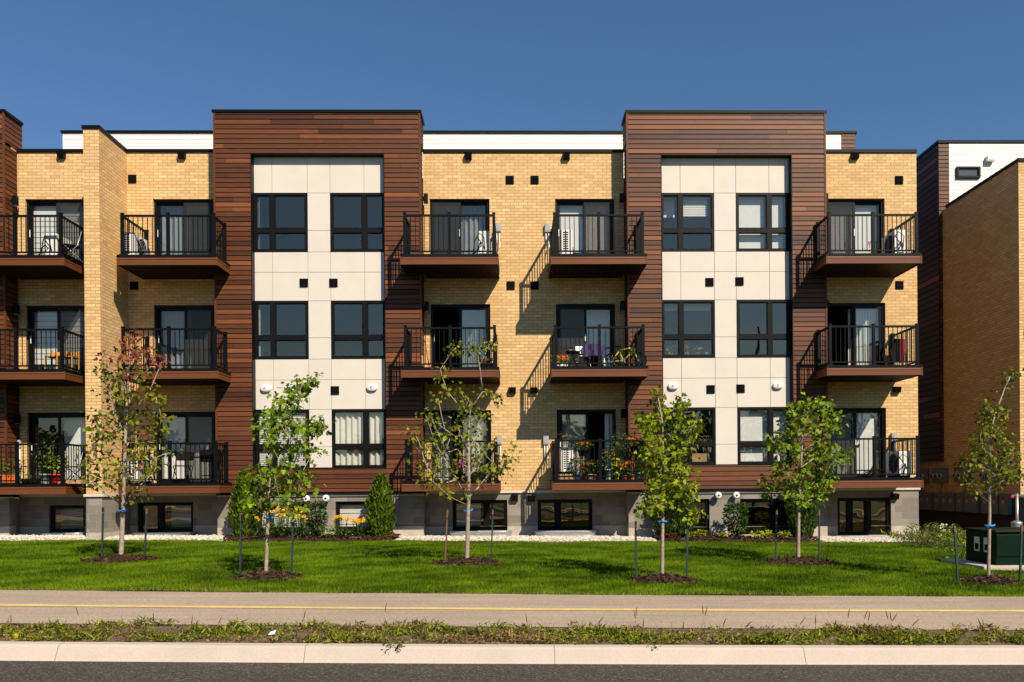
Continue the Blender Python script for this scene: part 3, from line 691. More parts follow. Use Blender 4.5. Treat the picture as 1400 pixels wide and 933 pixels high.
BX = {'A': (-14.09, -11.561, F0R, None), 'B': (-10.198, -7.667, None, F1L), 'C': (-2.951, -.44, F1R, None), 'D': (.938, 3.429, None, F2L), 'E': (8.136, 10.633, F2R, None)}
for c, (x0, x1, cl, cr) in BX.items():
    for z in FL: balcony(bld, x0, x1, z, cl, cr)

# ---- vents (parts of the wall)
def grille(parent, x, y, Y, w=.225, n=6, M=M_slot):
    p = at(x, y, Y); b = MB(); b.box(p.x-w/2, p.x+w/2, Y-.02, Y-.002, p.z-w/2, p.z+w/2)
    for k in range(n): z = p.z-w/2+w*(k+.5)/n; b.face([(p.x-w/2+.015, Y-.034, z-.012), (p.x+w/2-.015, Y-.034, z-.012), (p.x+w/2-.015, Y-.021, z+.014), (p.x-w/2+.015, Y-.021, z+.014)])
    b.build('vent_grille', M, parent)
for x, y, Y in ((181, 245, YW), (183.5, 391, YW), (697, 246.3, YW), (731, 246.3, YW), (698.3, 390.7, YW), (731, 390.7, YW), (1229, 246.5, YW), (1229.5, 390, YW), (415.5, 387, YP), (456, 387, YP), (417, 534, YP), (458, 534, YP),
                (970, 386, YP), (1011, 385, YP), (971.5, 532.5, YP), (1012.5, 531.5, YP)): grille(bld, x, y, Y)
for x, y in ((364, 531.5), (509, 530.5), (920, 528.5), (1063, 527.5)):
    p = at(x, y, YP); b = MB(); n = 20; ring = lambda r, yy: [(p.x+r*.145*(1 if True else 0)*math.copysign(abs(math.cos(t))**.7, math.cos(t)), yy, p.z+r*.095*math.sin(t)) for t in [2*math.pi*k/n for k in range(n)]]
    rs = [ring(1, YP-.002), ring(1, YP-.05), ring(.9, YP-.075), ring(.55, YP-.09)]
    for A, C in zip(rs[:-1], rs[1:]):
        for k in range(n): b.face([A[k], A[(k+1) % n], C[(k+1) % n], C[k]], sm=True)
    b.face(rs[-1][::-1]); b.tube([(p.x-.02, YP-.089, p.z), (p.x-.02, YP-.098, p.z)], .03, 12, 1); b.build('exhaust_hood', [M_plast, M_grey], bld)
for x, y in ((421, 682), (447.5, 681.5), (980, 677.5), (1004.5, 677.5)):
    p = at(x, y, YS); b = MB(); Y0 = YS
    b.tube([(p.x, Y0, p.z), (p.x, Y0-.09, p.z), (p.x, Y0-.10, p.z), (p.x, Y0-.16, p.z), (p.x, Y0-.20, p.z), (p.x, Y0-.215, p.z)], [.06, .06, .085, .098, .085, .055], 18); b.tube([(p.x, Y0-.214, p.z), (p.x, Y0-.222, p.z)], .028, 12, 1)
    b.build('exhaust_pipe', [M_plast, M_slot], bld)

# ================================================================== NEIGHBOURING BUILDING
XR = 14.36; YR = 22.7; ZR = pz(1390, 221, YR)
nb = thing('neighbouring_building', 'second buff brick block on the right with a shaded side wall and white upper storey', 'building', (XR, YR, 0))
b = MB(); b.box(XR, 26, YR, 40, Z_SIL1-.3, ZR); b.build('brick_wall', M_brick, nb)
b = MB(); b.box(XR+.002, 26, YR+.004, 40, -.6, Z_SIL1-.302); b.build('block_base', M_base, nb)
b = MB(); b.box(XR-.04, 26, YR-.04, 26.55, ZR+.002, ZR+.085); b.build('parapet_cap', M_black, nb)
d_ = ray(1283, 200); UX = XR-.12; YU = UX/(d_.x/d_.y); ZU = pz(1340, 196, YU); UZ0 = pz(1286, 631, YU); UXM = px(1297.5, 230, YU)
b = MB(); b.box(UX+.02, 26, YU+.02, 40, ZR-.3, ZU-.004); b.box(UX+.02, XR-.004, YU+.02, 40, UZ0, ZR-.302); b.build('upper_body', M_wood, nb)
b = MB(); siding(b, (UX, 40, 0), (0, -1, 0), (-1, 0, 0), 40-YU, UZ0, ZU, rowh=.2, tone=.04); siding(b, (UX, YU, 0), (1, 0, 0), (0, -1, 0), UXM-UX, UZ0, ZU); b.build('plank_bay', [M_wood, M_groove], nb)  # alley side planks coloured darker in place of the shade there
b = MB(); siding(b, (UXM, YU, 0), (1, 0, 0), (0, -1, 0), 26-UXM, ZR-.5, ZU, rowh=.118, lap=.012, gap=.004, segs=(3.6, 3.66), odd=0); b.build('upper_storey', [M_white, M_joint], nb)
b = MB(); b.box(UX-.04, 26, YU-.04, 40, ZU, ZU+.09); b.build('upper_cap', M_black, nb)
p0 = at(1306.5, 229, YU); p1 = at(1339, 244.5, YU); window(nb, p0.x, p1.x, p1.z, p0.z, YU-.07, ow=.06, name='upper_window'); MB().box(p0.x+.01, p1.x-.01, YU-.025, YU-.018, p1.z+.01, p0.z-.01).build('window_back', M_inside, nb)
p = at(1352, 219, YU); b = MB(); b.box(p.x-.13, p.x+.13, YU-.16, YU-.016, p.z-.09, p.z+.1); b.box(p.x-.1, p.x+.1, YU-.162, YU-.15, p.z-.08, p.z-.04, 1); b.build('exhaust_hood', [M_plast, M_grey], nb, bevel=.01)
for z in FL: balcony(nb, XR+1.05, XR+3.6, z-.1, None, None, yf=YR-1.5, yw=YR, yfr=YR-.55)
# ================================================================== FIXTURES ON THE WALLS
WHERE = {'A0': 'top balcony at the left edge', 'A1': 'middle balcony at the left edge', 'A2': 'lowest balcony at the left edge', 'B0': 'top balcony right of the brick fin', 'B1': 'middle balcony right of the brick fin', 'B2': 'lowest balcony right of the brick fin',
         'C0': 'top balcony left of centre', 'C1': 'balcony with the red broom', 'C2': 'lowest balcony left of centre', 'D0': 'top balcony right of centre', 'D1': 'balcony with the yellow bicycle', 'D2': 'balcony full of potted flowers',
         'E0': 'top balcony at the right end', 'E1': 'balcony with the red towel', 'E2': 'lowest balcony at the right end'}
def first_or_dup(store, key, make):
    """make() the first of a kind, copy it afterwards"""
    if key not in store: store[key] = make(); return store[key]
    r = dup(store[key], (0, 0, 0)); return r
ST = {}
def lamp_kit():
    o = kit('wall_lamp', '', 'wall lamp', 'black box lamps beside the balcony doors')
    b = MB(); b.box(-.055, .055, -.055, .055, -.13, .13); b.build('lamp_body', M_black, o, bevel=.005)
    b = MB(); b.box(-.10, -.056, -.03, .03, -.05, .05); b.build('bracket', M_black, o)
    b = MB(); b.box(-.04, .04, -.04, .04, -.136, -.1305); b.build('lens', M_plast, o); return o
LY = [(264.5, 278), (412, 425), (560, 573)]
for c, xw, flip in (('A', F0R, 1), ('C', F1R, 1), ('D', F2L, -1), ('E', F2R, 1)):
    for i in range(3):
        o = first_or_dup(ST, 'lamp', lamp_kit); zc = at(700, (LY[i][0]+LY[i][1])/2+(2 if c == 'A' else 0), YW-.3).z
        put(o, (xw+flip*.102, YW-.26, zc), 0 if flip > 0 else math.pi)
        o['label'] = 'black box wall lamp beside the door of the '+WHERE[c+str(i)]
def pack_kit():
    o = kit('floodlight', '', 'floodlight', 'black wedge floodlights on the walls')
    b = MB(); P = [(-.1, 0, -.08), (.1, 0, -.08), (.1, 0, .09), (-.1, 0, .09), (-.09, -.10, -.085), (.09, -.10, -.085), (.085, -.15, .06), (-.085, -.15, .06)]
    for q in ((3,2,1,0), (4,5,6,7), (0,1,5,4), (1,2,6,5), (2,3,7,6), (3,0,4,7)): b.face([P[i] for i in q])
    b.build('housing', M_black, o)
    b = MB(); b.face([(-.065, -.108, -.06), (.065, -.108, -.06), (.06, -.143, .035), (-.06, -.143, .035)]); b.build('lens', M_char, o); return o
for x, y, Y, lb in ((82.5, 211, YW, 'small black floodlight under the parapet left of the brick fin'), (247.5, 211.5, YW, 'small black floodlight under the parapet between brick fin and brown bay'),
                    (640, 212.5, YW, 'small black floodlight under the parapet above the top balcony left of centre'), (774.5, 213, YW, 'small black floodlight under the parapet above the top balcony right of centre'),
                    (1170, 212.5, YW, 'small black floodlight under the parapet at the right end'), (700.5, 533.5, YW, 'sunlit black floodlight on the brick between two middle rows of balconies'),
                    (730, 533.5, YW, 'black floodlight in the railing shadow under the yellow bicycle balcony'), (1227.5, 532.5, YW, 'black floodlight on the brick below the red towel balcony'),
                    (703.5, 681, YW, 'sunlit black floodlight on the grey block under the stone course'), (726.5, 682, YW, 'shaded black floodlight on the grey block below the flower balcony'),
                    (1224.5, 679, YW, 'black floodlight on the grey block corner at the right end')):
    o = first_or_dup(ST, 'pack', pack_kit); p = at(x, y, Y-.1); put(o, (p.x, Y-.003, p.z)); o['label'] = lb
def ebox_kit():
    o = kit('switch_box', '', 'electrical box', 'grey switch boxes beside the balconies')
    b = MB(); b.box(-.075, .075, -.10, 0, -.12, .12); b.box(-.055, .055, -.106, -.1, -.09, .10); b.build('box', M_grey, o, bevel=.006)
    b = MB(); b.tube([(-.04, -.05, -.12), (-.04, -.05, -.5)], .016, 8); b.tube([(.03, -.05, -.12), (.03, -.06, -.35), (.05, -.1, -.5), (.04, -.2, -.62)], .014, 8); b.build('conduit', M_plast, o); return o
for x, y, lb in ((681, 311.5, 'C0'), (682.5, 602, 'C2'), (748.5, 312, 'D0'), (746.5, 602, 'D2'), (1222, 598.5, 'E2')):
    o = first_or_dup(ST, 'ebox', ebox_kit); p = at(x, y, YW-.05); put(o, (p.x, YW-.003, p.z)); o['label'] = 'grey switch box on the brick beside the '+WHERE[lb]

# ================================================================== THINGS ON THE BALCONIES
def ac_kit():
    o = kit('air_conditioner', '', 'air conditioner', 'white outdoor air conditioner units')
    b = MB(); b.box(-.16, .16, -.38, .38, .06, .70); 
    for r in range(9):
        z = .13+r*.06
        for x in (-.09, -.01): b.box(x, x+.055, -.386, -.381, z, z+.032, 1)
    b.build('casing', [M_ac, M_slot], o, bevel=.012)
    b = MB(); n = 24
    b.tube([(.1605, .06, .38), (.166, .06, .38)], .26, n); b.build('fan_opening', M_slot, o)
    b = MB()
    for r in (.08, .14, .2, .26):
        c = [(.172, .06+r*math.cos(2*math.pi*k/n), .38+r*math.sin(2*math.pi*k/n)) for k in range(n+1)]; b.tube(c, .004, 4, cap=False)
    for k in range(8): t = math.pi*k/4; b.tube([(.172, .06, .38), (.172, .06+.26*math.cos(t), .38+.26*math.sin(t))], .004, 4)
    b.build('fan_guard', M_grey, o)
    b = MB(); b.box(-.1, .1, .381, .40, .1, .36); b.build('valve_cover', M_ac, o, bevel=.01)
    b = MB(); b.tube([(.05, .40, .3), (.06, .52, .36), (.1, .6, .25), (.16, .58, .1), (.3, .5, .04)], .016, 7); b.tube([(-.05, .40, .2), (-.03, .5, .5), (.1, .46, .62), (.22, .36, .45), (.28, .3, .1)], .012, 7); b.build('hose', M_rub, o)
    
    for y in (-.3, .3): MB().box(-.16, .16, y-.03, y+.03, 0, .06).build('foot', M_black, o)
    return o
def on(c, i, x, dy):            # a spot on the floor of balcony c, floor i, seen at column x, dy behind its front edge
    Y = YB+dy; return Vector((px(x, (300, 450, 610)[i], Y), Y, FLT[i]+.001))
for c, i, x, dy, rz, lb in (('A', 0, 80, .85, R(180), 'white air conditioner'), ('B', 0, 184, .75, 0, 'white air conditioner with dark louvred end'), ('B', 2, 190, .75, 0, 'white air conditioner half hidden by maple leaves'), ('C', 0, 661, .7, R(180), 'white air conditioner with black hoses'),
                            ('D', 0, 773, .6, 0, 'white air conditioner with louvred end beside a blind'), ('D', 2, 774, .62, 0, 'white air conditioner standing on a wooden crate'), ('E', 0, 1222, .65, R(180), 'white air conditioner with looping hose'), ('E', 2, 1228, .65, R(180), 'white air conditioner with hoses near the corner')):
    o = first_or_dup(ST, 'ac', ac_kit); p = on(c, i, x, dy); p.z += .16 if (c, i) == ('D', 2) else 0; put(o, p, rz); o['label'] = lb+', '+WHERE[c+str(i)]
p = on('D', 2, 773, .6); o = thing('wooden_crate', 'orange brown slatted wooden crate under the air conditioner on the flower balcony', 'crate', p)
b = MB()
for z in (0, .056, .112): b.box(p.x-.2, p.x+.2, p.y-.44, p.y-.425, p.z+z, p.z+z+.044); b.box(p.x-.2, p.x+.2, p.y+.38, p.y+.395, p.z+z, p.z+z+.044); b.box(p.x-.2, p.x-.185, p.y-.42, p.y+.378, p.z+z, p.z+z+.044); b.box(p.x+.185, p.x+.2, p.y-.42, p.y+.378, p.z+z, p.z+z+.044)
b.build('slats', M_woodl, o); b = MB(); b.box(p.x-.18, p.x+.18, p.y-.42, p.y+.375, p.z+.02, p.z+.15); b.build('filling', M_woodl, o)

# ---- plants in pots
def pot_mesh(b, r, h, kind='round', mi=0):
    if kind == 'round': b.lathe([(r*.72, 0), (r*.95, h*.85), (r*1.05, h*.85), (r*1.05, h), (r*.92, h), (r*.9, h*.9), (0, h*.9)], 16, mi)
    else: b.box(-r*1.5, r*1.5, -r*.7, r*.7, 0, h*.92, mi); b.box(-r*1.56, r*1.56, -r*.76, r*.76, h*.84, h, mi)
def shoots(n, spread, height, base_z, size, lo, hi, shape=OVAL, droop=.2, fl=None, nfl=0, flsize=.04, rx=1.0):
    """n leaves through the volume of a small bush: returns leaf part, flower part, stem builder"""
    th = rng.random(n)*6.283; q = np.sqrt(rng.random(n)); h = rng.random(n)**.8
    w = spread*(.45+.75*np.sin(np.clip(h, 0, 1)*2.6)); P = np.c_[np.cos(th)*q*w*rx, np.sin(th)*q*w, base_z+h*height]
    D = np.c_[np.cos(th), np.sin(th), .5-droop+rng.normal(size=n)*.5]+rng.normal(size=(n, 3))*.35; Nn = unit(n, 1.2)
    V, k, C = leafcloud(P, Nn, D, size*(.6+.7*rng.random(n)), tint(n, lo, hi, .4), shape); parts = [(V, k, C, 0)]
    sb = MB()
    for j in range(max(3, n//25)):
        i = rng.integers(n); a = P[i]; sb.tube([(a[0]*.15, a[1]*.15, base_z-.02), (a[0]*.5, a[1]*.5, (base_z+a[2])/2), tuple(a)], [.006, .005, .003], 5)
    fp = None
    if fl is not None and nfl:
        th = rng.random(nfl)*6.283; q = np.sqrt(rng.random(nfl)); hh = .55+.5*rng.random(nfl); c0 = np.c_[np.cos(th)*q*spread*rx, np.sin(th)*q*spread, base_z+hh*height]
        pts = []; cs = []
        for a in range(5): 
            ang = a*1.2566; d = np.c_[np.full(nfl, math.cos(ang)), np.full(nfl, -.35), np.full(nfl, math.sin(ang))]; pts.append((c0, d))
        PP = np.concatenate([p for p, _ in pts]); DD = np.concatenate([d for _, d in pts]); NN = np.tile([[0, -1, .3]], (len(PP), 1))
        V2, k2, C2 = leafcloud(PP, NN, DD, np.full(len(PP), flsize), tint(len(PP), np.array(fl)*.8, fl, .3), OVAL); fp = (V2, k2, C2, 0)
    return parts, fp, sb
def potted(name, label, p, potM, r, h, n=60, spread=.14, height=.35, size=.08, lo=(.03, .07, .01), hi=(.10, .19, .02), fl=None, nfl=0, flsize=.035, kind='round', shape=OVAL, group=None, rx=1.0, cat='potted plant'):
    o = thing(name, label, cat, p, group); b = MB(); pot_mesh(b, r, h, kind); b.v = [(x+p[0], y+p[1], z+p[2]) for x, y, z in b.v]; b.build('pot', potM, o)
    pr, fp, sb = shoots(n, spread, height, h*.9, size, lo, hi, shape, fl=fl, nfl=nfl, flsize=flsize, rx=rx)
    mv = lambda t: (t[0]+np.array(p), *t[1:])
    rawmesh('foliage', [mv(t) for t in pr], M_leaf, o); sb.v = [(x+p[0], y+p[1], z+p[2]) for x, y, z in sb.v]; sb.build('stems', M_stem, o)
    for i in range(1): pass
    if fp: rawmesh('blossoms', [mv(fp)], M_petal, o)
    return o
LIME = dict(lo=(.13, .20, .015), hi=(.30, .38, .03)); MIDG = dict(lo=(.03, .07, .012), hi=(.10, .17, .025)); DARK = dict(lo=(.015, .04, .010), hi=(.05, .10, .02))
OR = (.75, .12, .01); YE = (.85, .50, .02); RD = (.6, .02, .01); PK = (.7, .08, .35)
G1 = 'potted plants on the lowest balcony at the left edge'
potted('potted_plant', 'leafy plant in blue pot at the far left edge of the lowest left balcony', on('A', 2, 1, .22), M_blue, .12, .24, 50, .16, .3, group=G1, **MIDG)
potted('planter', 'bushy green plant in a long orange planter beside the blue pot', on('A', 2, 14, .22), M_orange, .115, .24, 140, .22, .42, kind='box', group=G1, rx=1.3, **MIDG)
potted('potted_plant', 'tall thin tomato like plant in sage green pot beside the red pot', on('A', 2, 61, .25), M_green, .13, .26, 130, .24, .82, size=.09, group=G1, lo=(.05, .10, .012), hi=(.16, .24, .02))
potted('potted_plant', 'lush lime green plant in a bright red pot', on('A', 2, 77, .25), M_red, .14, .25, 150, .22, .5, size=.1, group=G1, **LIME)
potted('potted_plant', 'low grey green herbs in a dark trough behind the railing', on('A', 2, 43, .25), M_slot, .14, .14, 60, .22, .16, size=.05, kind='box', group=G1, lo=(.08, .11, .05), hi=(.16, .2, .09), rx=1.3)
G2 = 'potted plants on the flower balcony'
for x, dy, M, r, h, kw, lb in (
    (788, .22, M_blue, .09, .16, dict(n=150, spread=.17, height=.42, fl=RD, nfl=7, **MIDG), 'bushy green plant with a few red flowers in a small blue pot'),
    (799, .2, M_red, .08, .1, dict(n=60, spread=.1, height=.3, fl=RD, nfl=9, **MIDG), 'plant with bright red flower spike in a low red pot'),
    (806, .22, M_grey, .09, .15, dict(n=70, spread=.13, height=.3, fl=OR, nfl=7, **MIDG), 'marigold with two large orange blooms in grey pot'),
    (814, .24, M_terra, .1, .14, dict(n=150, spread=.17, height=.38, fl=YE, nfl=4, **MIDG), 'round green plant in small brown pot left of the middle railing post'),
    (831, .24, M_green, .10, .28, dict(n=150, spread=.2, height=.55, fl=OR, nfl=10, **MIDG), 'tall plant in a pale green pot right of the middle railing post'),
    (843, .2, M_yel, .065, .13, dict(n=90, spread=.14, height=.42, fl=YE, nfl=8, **LIME), 'yellow flowered plant in a small yellow pot'),
    (853, .22, M_orange, .09, .11, dict(n=70, spread=.16, height=.34, fl=OR, nfl=18, **MIDG), 'orange flowered plant in a low orange pot'),
    (864, .24, M_terra, .09, .13, dict(n=80, spread=.16, height=.34, fl=RD, nfl=14, **DARK), 'red and orange flowers in a clay pot near the right corner'),
    (873, .22, M_green, .11, .18, dict(n=110, spread=.15, height=.22, fl=YE, nfl=6, **DARK), 'low dark plant in a green pot at the right corner of the flower balcony'),
    (850, .75, M_slot, .16, .3, dict(n=240, spread=.3, height=.95, size=.1, **MIDG), 'tallest leafy bush standing against the dark glass behind the flowers')):
    potted('potted_plant', lb, on('D', 2, x, dy), M, r, h, group=G2, **kw)
potted('potted_plant', 'dry reddish plant in a grey pot on top of the air conditioner', on('D', 2, 772, .62)+Vector((0, -.05, .862)), M_grey, .1, .16, 45, .16, .28, group=G2, lo=(.10, .04, .02), hi=(.22, .09, .03), shape=LANCE)
def basket(p, lb, zt, **kw):
    o = potted('hanging_basket', lb, p, M_slot, .14, .16, group='hanging baskets on the flower balcony', cat='hanging basket', **kw)
    b = MB(); top = (p[0], p[1], zt)
    for k in range(3): t = 2.09*k+.3; b.tube([(p[0]+.13*math.cos(t), p[1]+.13*math.sin(t), p[2]+.16), top], .004, 4)
    b.tube([top, (p[0], p[1]+.06, zt+.03), (p[0]+.02, p[1]+.2, zt-.02), (p[0]+.02, p[1]+.2, FLT[2])], .008, 6)
    b.build('hanger', M_slot, o)
q = on('D', 2, 797, .35); basket((q.x, q.y, FLT[2]+.62), 'hanging basket with trailing leaves and orange flowers left of the middle post', FLT[2]+1.15, n=140, spread=.19, height=.24, fl=OR, nfl=8, **MIDG)
q = on('D', 2, 868, .35); basket((q.x, q.y, FLT[2]+.72), 'hanging basket with red and orange flowers at the right corner', FLT[2]+1.25, n=100, spread=.18, height=.22, fl=OR, nfl=14, **MIDG)
potted('planter', 'orange flowers in a low white trough in the left corner of the bicycle balcony', on('D', 1, 767, .22), M_plast, .11, .12, 110, .17, .2, fl=OR, nfl=26, kind='box', rx=1.2, **LIME)
potted('potted_plant', 'small pink flowers in a dark pot behind the tree branches', on('C', 2, 631, .35), M_slot, .1, .2, 60, .14, .35, fl=PK, nfl=12, flsize=.05, **DARK)
potted('potted_plant', 'low leafy plant with red blooms at the right corner of the red broom balcony', on('C', 1, 664, .25), M_slot, .12, .12, 50, .16, .12, fl=RD, nfl=5, kind='box', **DARK)

# ---- chairs, tables and the like
def folding_chair(label, p, rz, Mt, Mf, w=.44, group='folding chairs on the balconies', s=1.0):
    o = kit('folding_chair', label, 'chair', group); h = .82
    for sgn in (-1, 1):
        b = MB(); x = sgn*w/2; b.tube([(x, -.24, 0), (x, .12, .44), (x, .22, h)], .012, 6); b.build('leg', Mf, o)
        b = MB(); x = sgn*(w/2-.025); b.tube([(x, .26, 0), (x, -.2, .44)], .012, 6); b.build('leg', Mf, o)
    b = MB(); b.box(-w/2+.03, w/2-.03, -.2, .16, .44, .465); b.build('seat', Mt, o, bevel=.008)
    b = MB(); n = 8
    for k in range(n):
        a, c = -w/2+w*k/n, -w/2+w*(k+1)/n; f = lambda t: .20+.03*math.sin((t/w+.5)*math.pi)
        b.face([(a, f(a)-.02, .6), (c, f(c)-.02, .6), (c, f(c)+.03, .84), (a, f(a)+.03, .84)], sm=True); b.face([(a, f(a)-.003, .6), (a, f(a)+.047, .84), (c, f(c)+.047, .84), (c, f(c)-.003, .6)], sm=True)
    b.build('backrest', Mt, o)
    b = MB(); b.tube([(-w/2, -.24, .02), (w/2, -.24, .02)], .009, 5); b.tube([(-w/2+.03, .25, .02), (w/2-.03, .25, .02)], .009, 5); b.build('stretcher', Mf, o)
    put(o, p, rz); o.scale = (s, s, s); return o
folding_chair('black folding chair standing open in the middle of its balcony', on('B', 2, 250, .7), R(8), M_rub, M_black)
folding_chair('dark folding chair with shiny legs behind the corner post of the lowest left balcony', on('A', 2, 102, .75), R(-70), M_rub, M_steel)
folding_chair('grey metal folding chair against the glass on the top left balcony', on('A', 0, 98, .8), R(-60), M_rub, M_steel)
folding_chair('white backed folding chair between a small table and a purple jacket', on('D', 1, 797, .8), R(10), M_plast, M_steel, s=.82)
jc = folding_chair('dark folding chair under a purple jacket', on('D', 1, 813, .8), R(0), M_rub, M_black, s=.82)
p = on('D', 1, 813, .8); b = MB(); n = 14
for k in range(n):
    u0, u1 = k/n, (k+1)/n
    def jp(u, z): return (p.x-.30+.6*u, p.y+.10+.03*math.sin(u*17+z*6)+(.06 if z < .62 else .0)*0-.03, p.z+z-.05*abs(u-.45)-.12*max(0, .15-u)*(1 if z < .6 else 0))
    zs_ = [.24+.1*math.sin(u0*9)**2, .40, .58, .74]; zs2 = [.24+.1*math.sin(u1*9)**2, .40, .58, .74]
    for j in range(3): b.face([jp(u0, zs_[j]), jp(u1, zs2[j]), jp(u1, zs2[j+1]), jp(u0, zs_[j+1])], sm=True)
    b.face([jp(u0, .74), jp(u1, .74), (jp(u1, .74)[0], p.y+.26, p.z+.70), (jp(u0, .74)[0], p.y+.26, p.z+.70)], sm=True); b.face([(jp(u0, .74)[0], p.y+.26, p.z+.70), (jp(u1, .74)[0], p.y+.26, p.z+.70), (jp(u1, .74)[0], p.y+.27, p.z+.4), (jp(u0, .74)[0], p.y+.27, p.z+.4)], sm=True)
tag(b.build('jacket', M_purple, origin=p), 'purple jacket hung over a chair back beside the yellow bicycle', 'jacket')
def table(label, p, w, d, h, Mt, name='side_table', cat='table'):
    o = thing(name, label, cat, p); b = MB(); b.box(p.x-w/2, p.x+w/2, p.y-d/2, p.y+d/2, p.z+h-.03, p.z+h); b.build('tabletop', Mt, o, bevel=.006)
    for sx in (-1, 1):
        for sy in (-1, 1): b = MB(); b.tube([(p.x+sx*w*.45, p.y+sy*d*.4, p.z), (p.x-sx*w*.1, p.y+sy*d*.4, p.z+h-.031)], .011, 6); b.build('leg', M_black, o)
    return o
p = on('D', 1, 783, .75); table('small dark table with crossed legs holding food bowls on the bicycle balcony', p, .36, .36, .50, M_rub)
for dx, M, lb, r in ((-.08, M_terra, 'small brown bowl on the dark balcony table', .06), (.08, M_plast, 'small white bowl on the dark balcony table', .055)):
    b = MB(); b.lathe([(.02, 0), (r, .05), (r-.008, .05), (.0, .012)], 14); o = b.build('bowl', M, origin=(0, 0, 0)); o.location = (p.x+dx, p.y-.05, p.z+.502); tag(o, lb, 'bowl')
for x, M, lb in ((826, M_plast, 'pale bottle on the floor right of the purple jacket'), (832, M_blue, 'bluish bottle on the floor by the bicycle wheel')):
    b = MB(); b.lathe([(0, 0), (.04, 0), (.04, .16), (.015, .21), (.015, .25), (0, .25)], 12); o = b.build('bottle', M, origin=(0, 0, 0)); o.location = on('D', 1, x, .25); tag(o, lb, 'bottle')
p = on('B', 2, 288, .6); o = thing('barbecue', 'black barbecue grill with side shelf on the lowest balcony by the brown bay', 'barbecue', p)
b = MB(); b.box(p.x-.22, p.x+.22, p.y-.2, p.y+.2, p.z+.55, p.z+.72); b.build('firebox', M_rub, o, bevel=.02)
b = MB(); n = 8
for k in range(n):
    a0, a1 = math.pi*k/n, math.pi*(k+1)/n; f = lambda a: (p.y-.2*math.cos(a), p.z+.722+.16*math.sin(a))
    b.face([(p.x-.22, *f(a0)), (p.x+.22, *f(a0)), (p.x+.22, *f(a1)), (p.x-.22, *f(a1))], sm=True)
for s_ in (-.22, .22): b.face([(p.x+s_, p.y-.2*math.cos(math.pi*k/n), p.z+.722+.16*math.sin(math.pi*k/n)) for k in range(n+1)])
b.build('lid', M_black, o)
for sx in (-.19, .19):
    for sy in (-.17, .17): b = MB(); b.tube([(p.x+sx, p.y+sy, p.z), (p.x+sx, p.y+sy, p.z+.549)], .014, 6); b.build('leg', M_black, o)
b = MB(); b.box(p.x-.5, p.x-.222, p.y-.16, p.y+.16, p.z+.66, p.z+.69); b.build('side_shelf', M_rub, o); b = MB(); b.box(p.x-.19, p.x+.19, p.y-.17, p.y+.17, p.z+.18, p.z+.2); b.build('lower_shelf', M_rub, o)
def stool(label, p, h=.62, name='wooden_chair', back=True, M=M_woodl, w=.34, grp='wooden chairs on the middle left balcony'):
    o = thing(name, label, 'chair', p, grp); b = MB(); b.box(p.x-w/2, p.x+w/2, p.y-w/2, p.y+w/2, p.z+.40, p.z+.43); b.build('seat', M, o, bevel=.006)
    for sx in (-1, 1):
        for sy in (-1, 1): zt = h if sy > 0 and back else .399; b = MB(); b.box(p.x+sx*w*.44-.016, p.x+sx*w*.44+.016, p.y+sy*w*.44-.016, p.y+sy*w*.44+.016, p.z, p.z+zt); b.build('leg', M, o)
    b = MB(); b.box(p.x-w/2+.04, p.x+w/2-.04, p.y+w*.44-.01, p.y+w*.44+.01, p.z+h-.12, p.z+h-.03); b.build('backrest', M, o); return o
M_honey = plain('honey_wood', (.62, .28, .05), .5, .4)
stool('honey coloured wooden chair left of the corner post on the middle left balcony', on('A', 1, 74, .7), .6, M=M_honey); stool('honey coloured wooden chair behind the corner post on the middle left balcony', on('A', 1, 95, .75), .6, M=M_honey)
p = on('A', 2, 98, .3); b = MB()
for k in range(4): b.box(p.x-.28+.15*k, p.x-.16+.15*k, p.y-.12, p.y+.12, p.z, p.z+.05+.05*(k % 2))
tag(b.build('wood_offcuts', M_woodl, origin=p), 'short pale boards lying under the folding chair on the lowest left balcony', 'boards')
p = on('A', 2, 26, .9); o = thing('watering_post', 'white post with a grey cap standing by the brick on the lowest left balcony', 'post', p); b = MB(); b.tube([p, p+Vector((0, 0, .95))], .035, 10); b.build('post', M_plast, o); b = MB(); b.lathe([(.05, 0), (.06, .08), (.05, .2), (0, .24)], 12); b.v = [(x+p.x, y+p.y, z+p.z+.951) for x, y, z in b.v]; b.build('cap', M_grey, o)
p = on('C', 1, 586, .75); o = thing('broom', 'red handled broom leaning in the corner by the brown bay', 'broom', p); b = MB(); b.tube([p+Vector((.02, 0, .06)), p+Vector((-.14, .32, .88))], .014, 8); b.build('handle', M_red, o); b = MB(); b.box(p.x-.12, p.x+.14, p.y-.04, p.y+.04, p.z, p.z+.08); b.build('brush', M_rub, o)
p = on('C', 1, 577, .9); b = MB(); b.box(p.x-.02, p.x+.02, p.y+.02, p.y+.06, p.z, p.z+.45); tag(b.build('board', M_woodl, origin=p), 'narrow pale board standing beside the red broom', 'board')
p = on('C', 2, 656, .5); b = MB(); b.box(p.x-.22, p.x+.22, p.y-.2, p.y+.2, p.z, p.z+.2); b.box(p.x-.2, p.x+.2, p.y-.18, p.y+.18, p.z+.202, p.z+.24); tag(b.build('storage_box', M_rub, origin=p, bevel=.015), 'dark lidded storage box behind the thin tree trunk', 'box')
p = on('E', 2, 1187, .8); table('low dark bench on the lowest balcony at the right end', p, .7, .3, .22, M_rub, 'bench', 'bench')
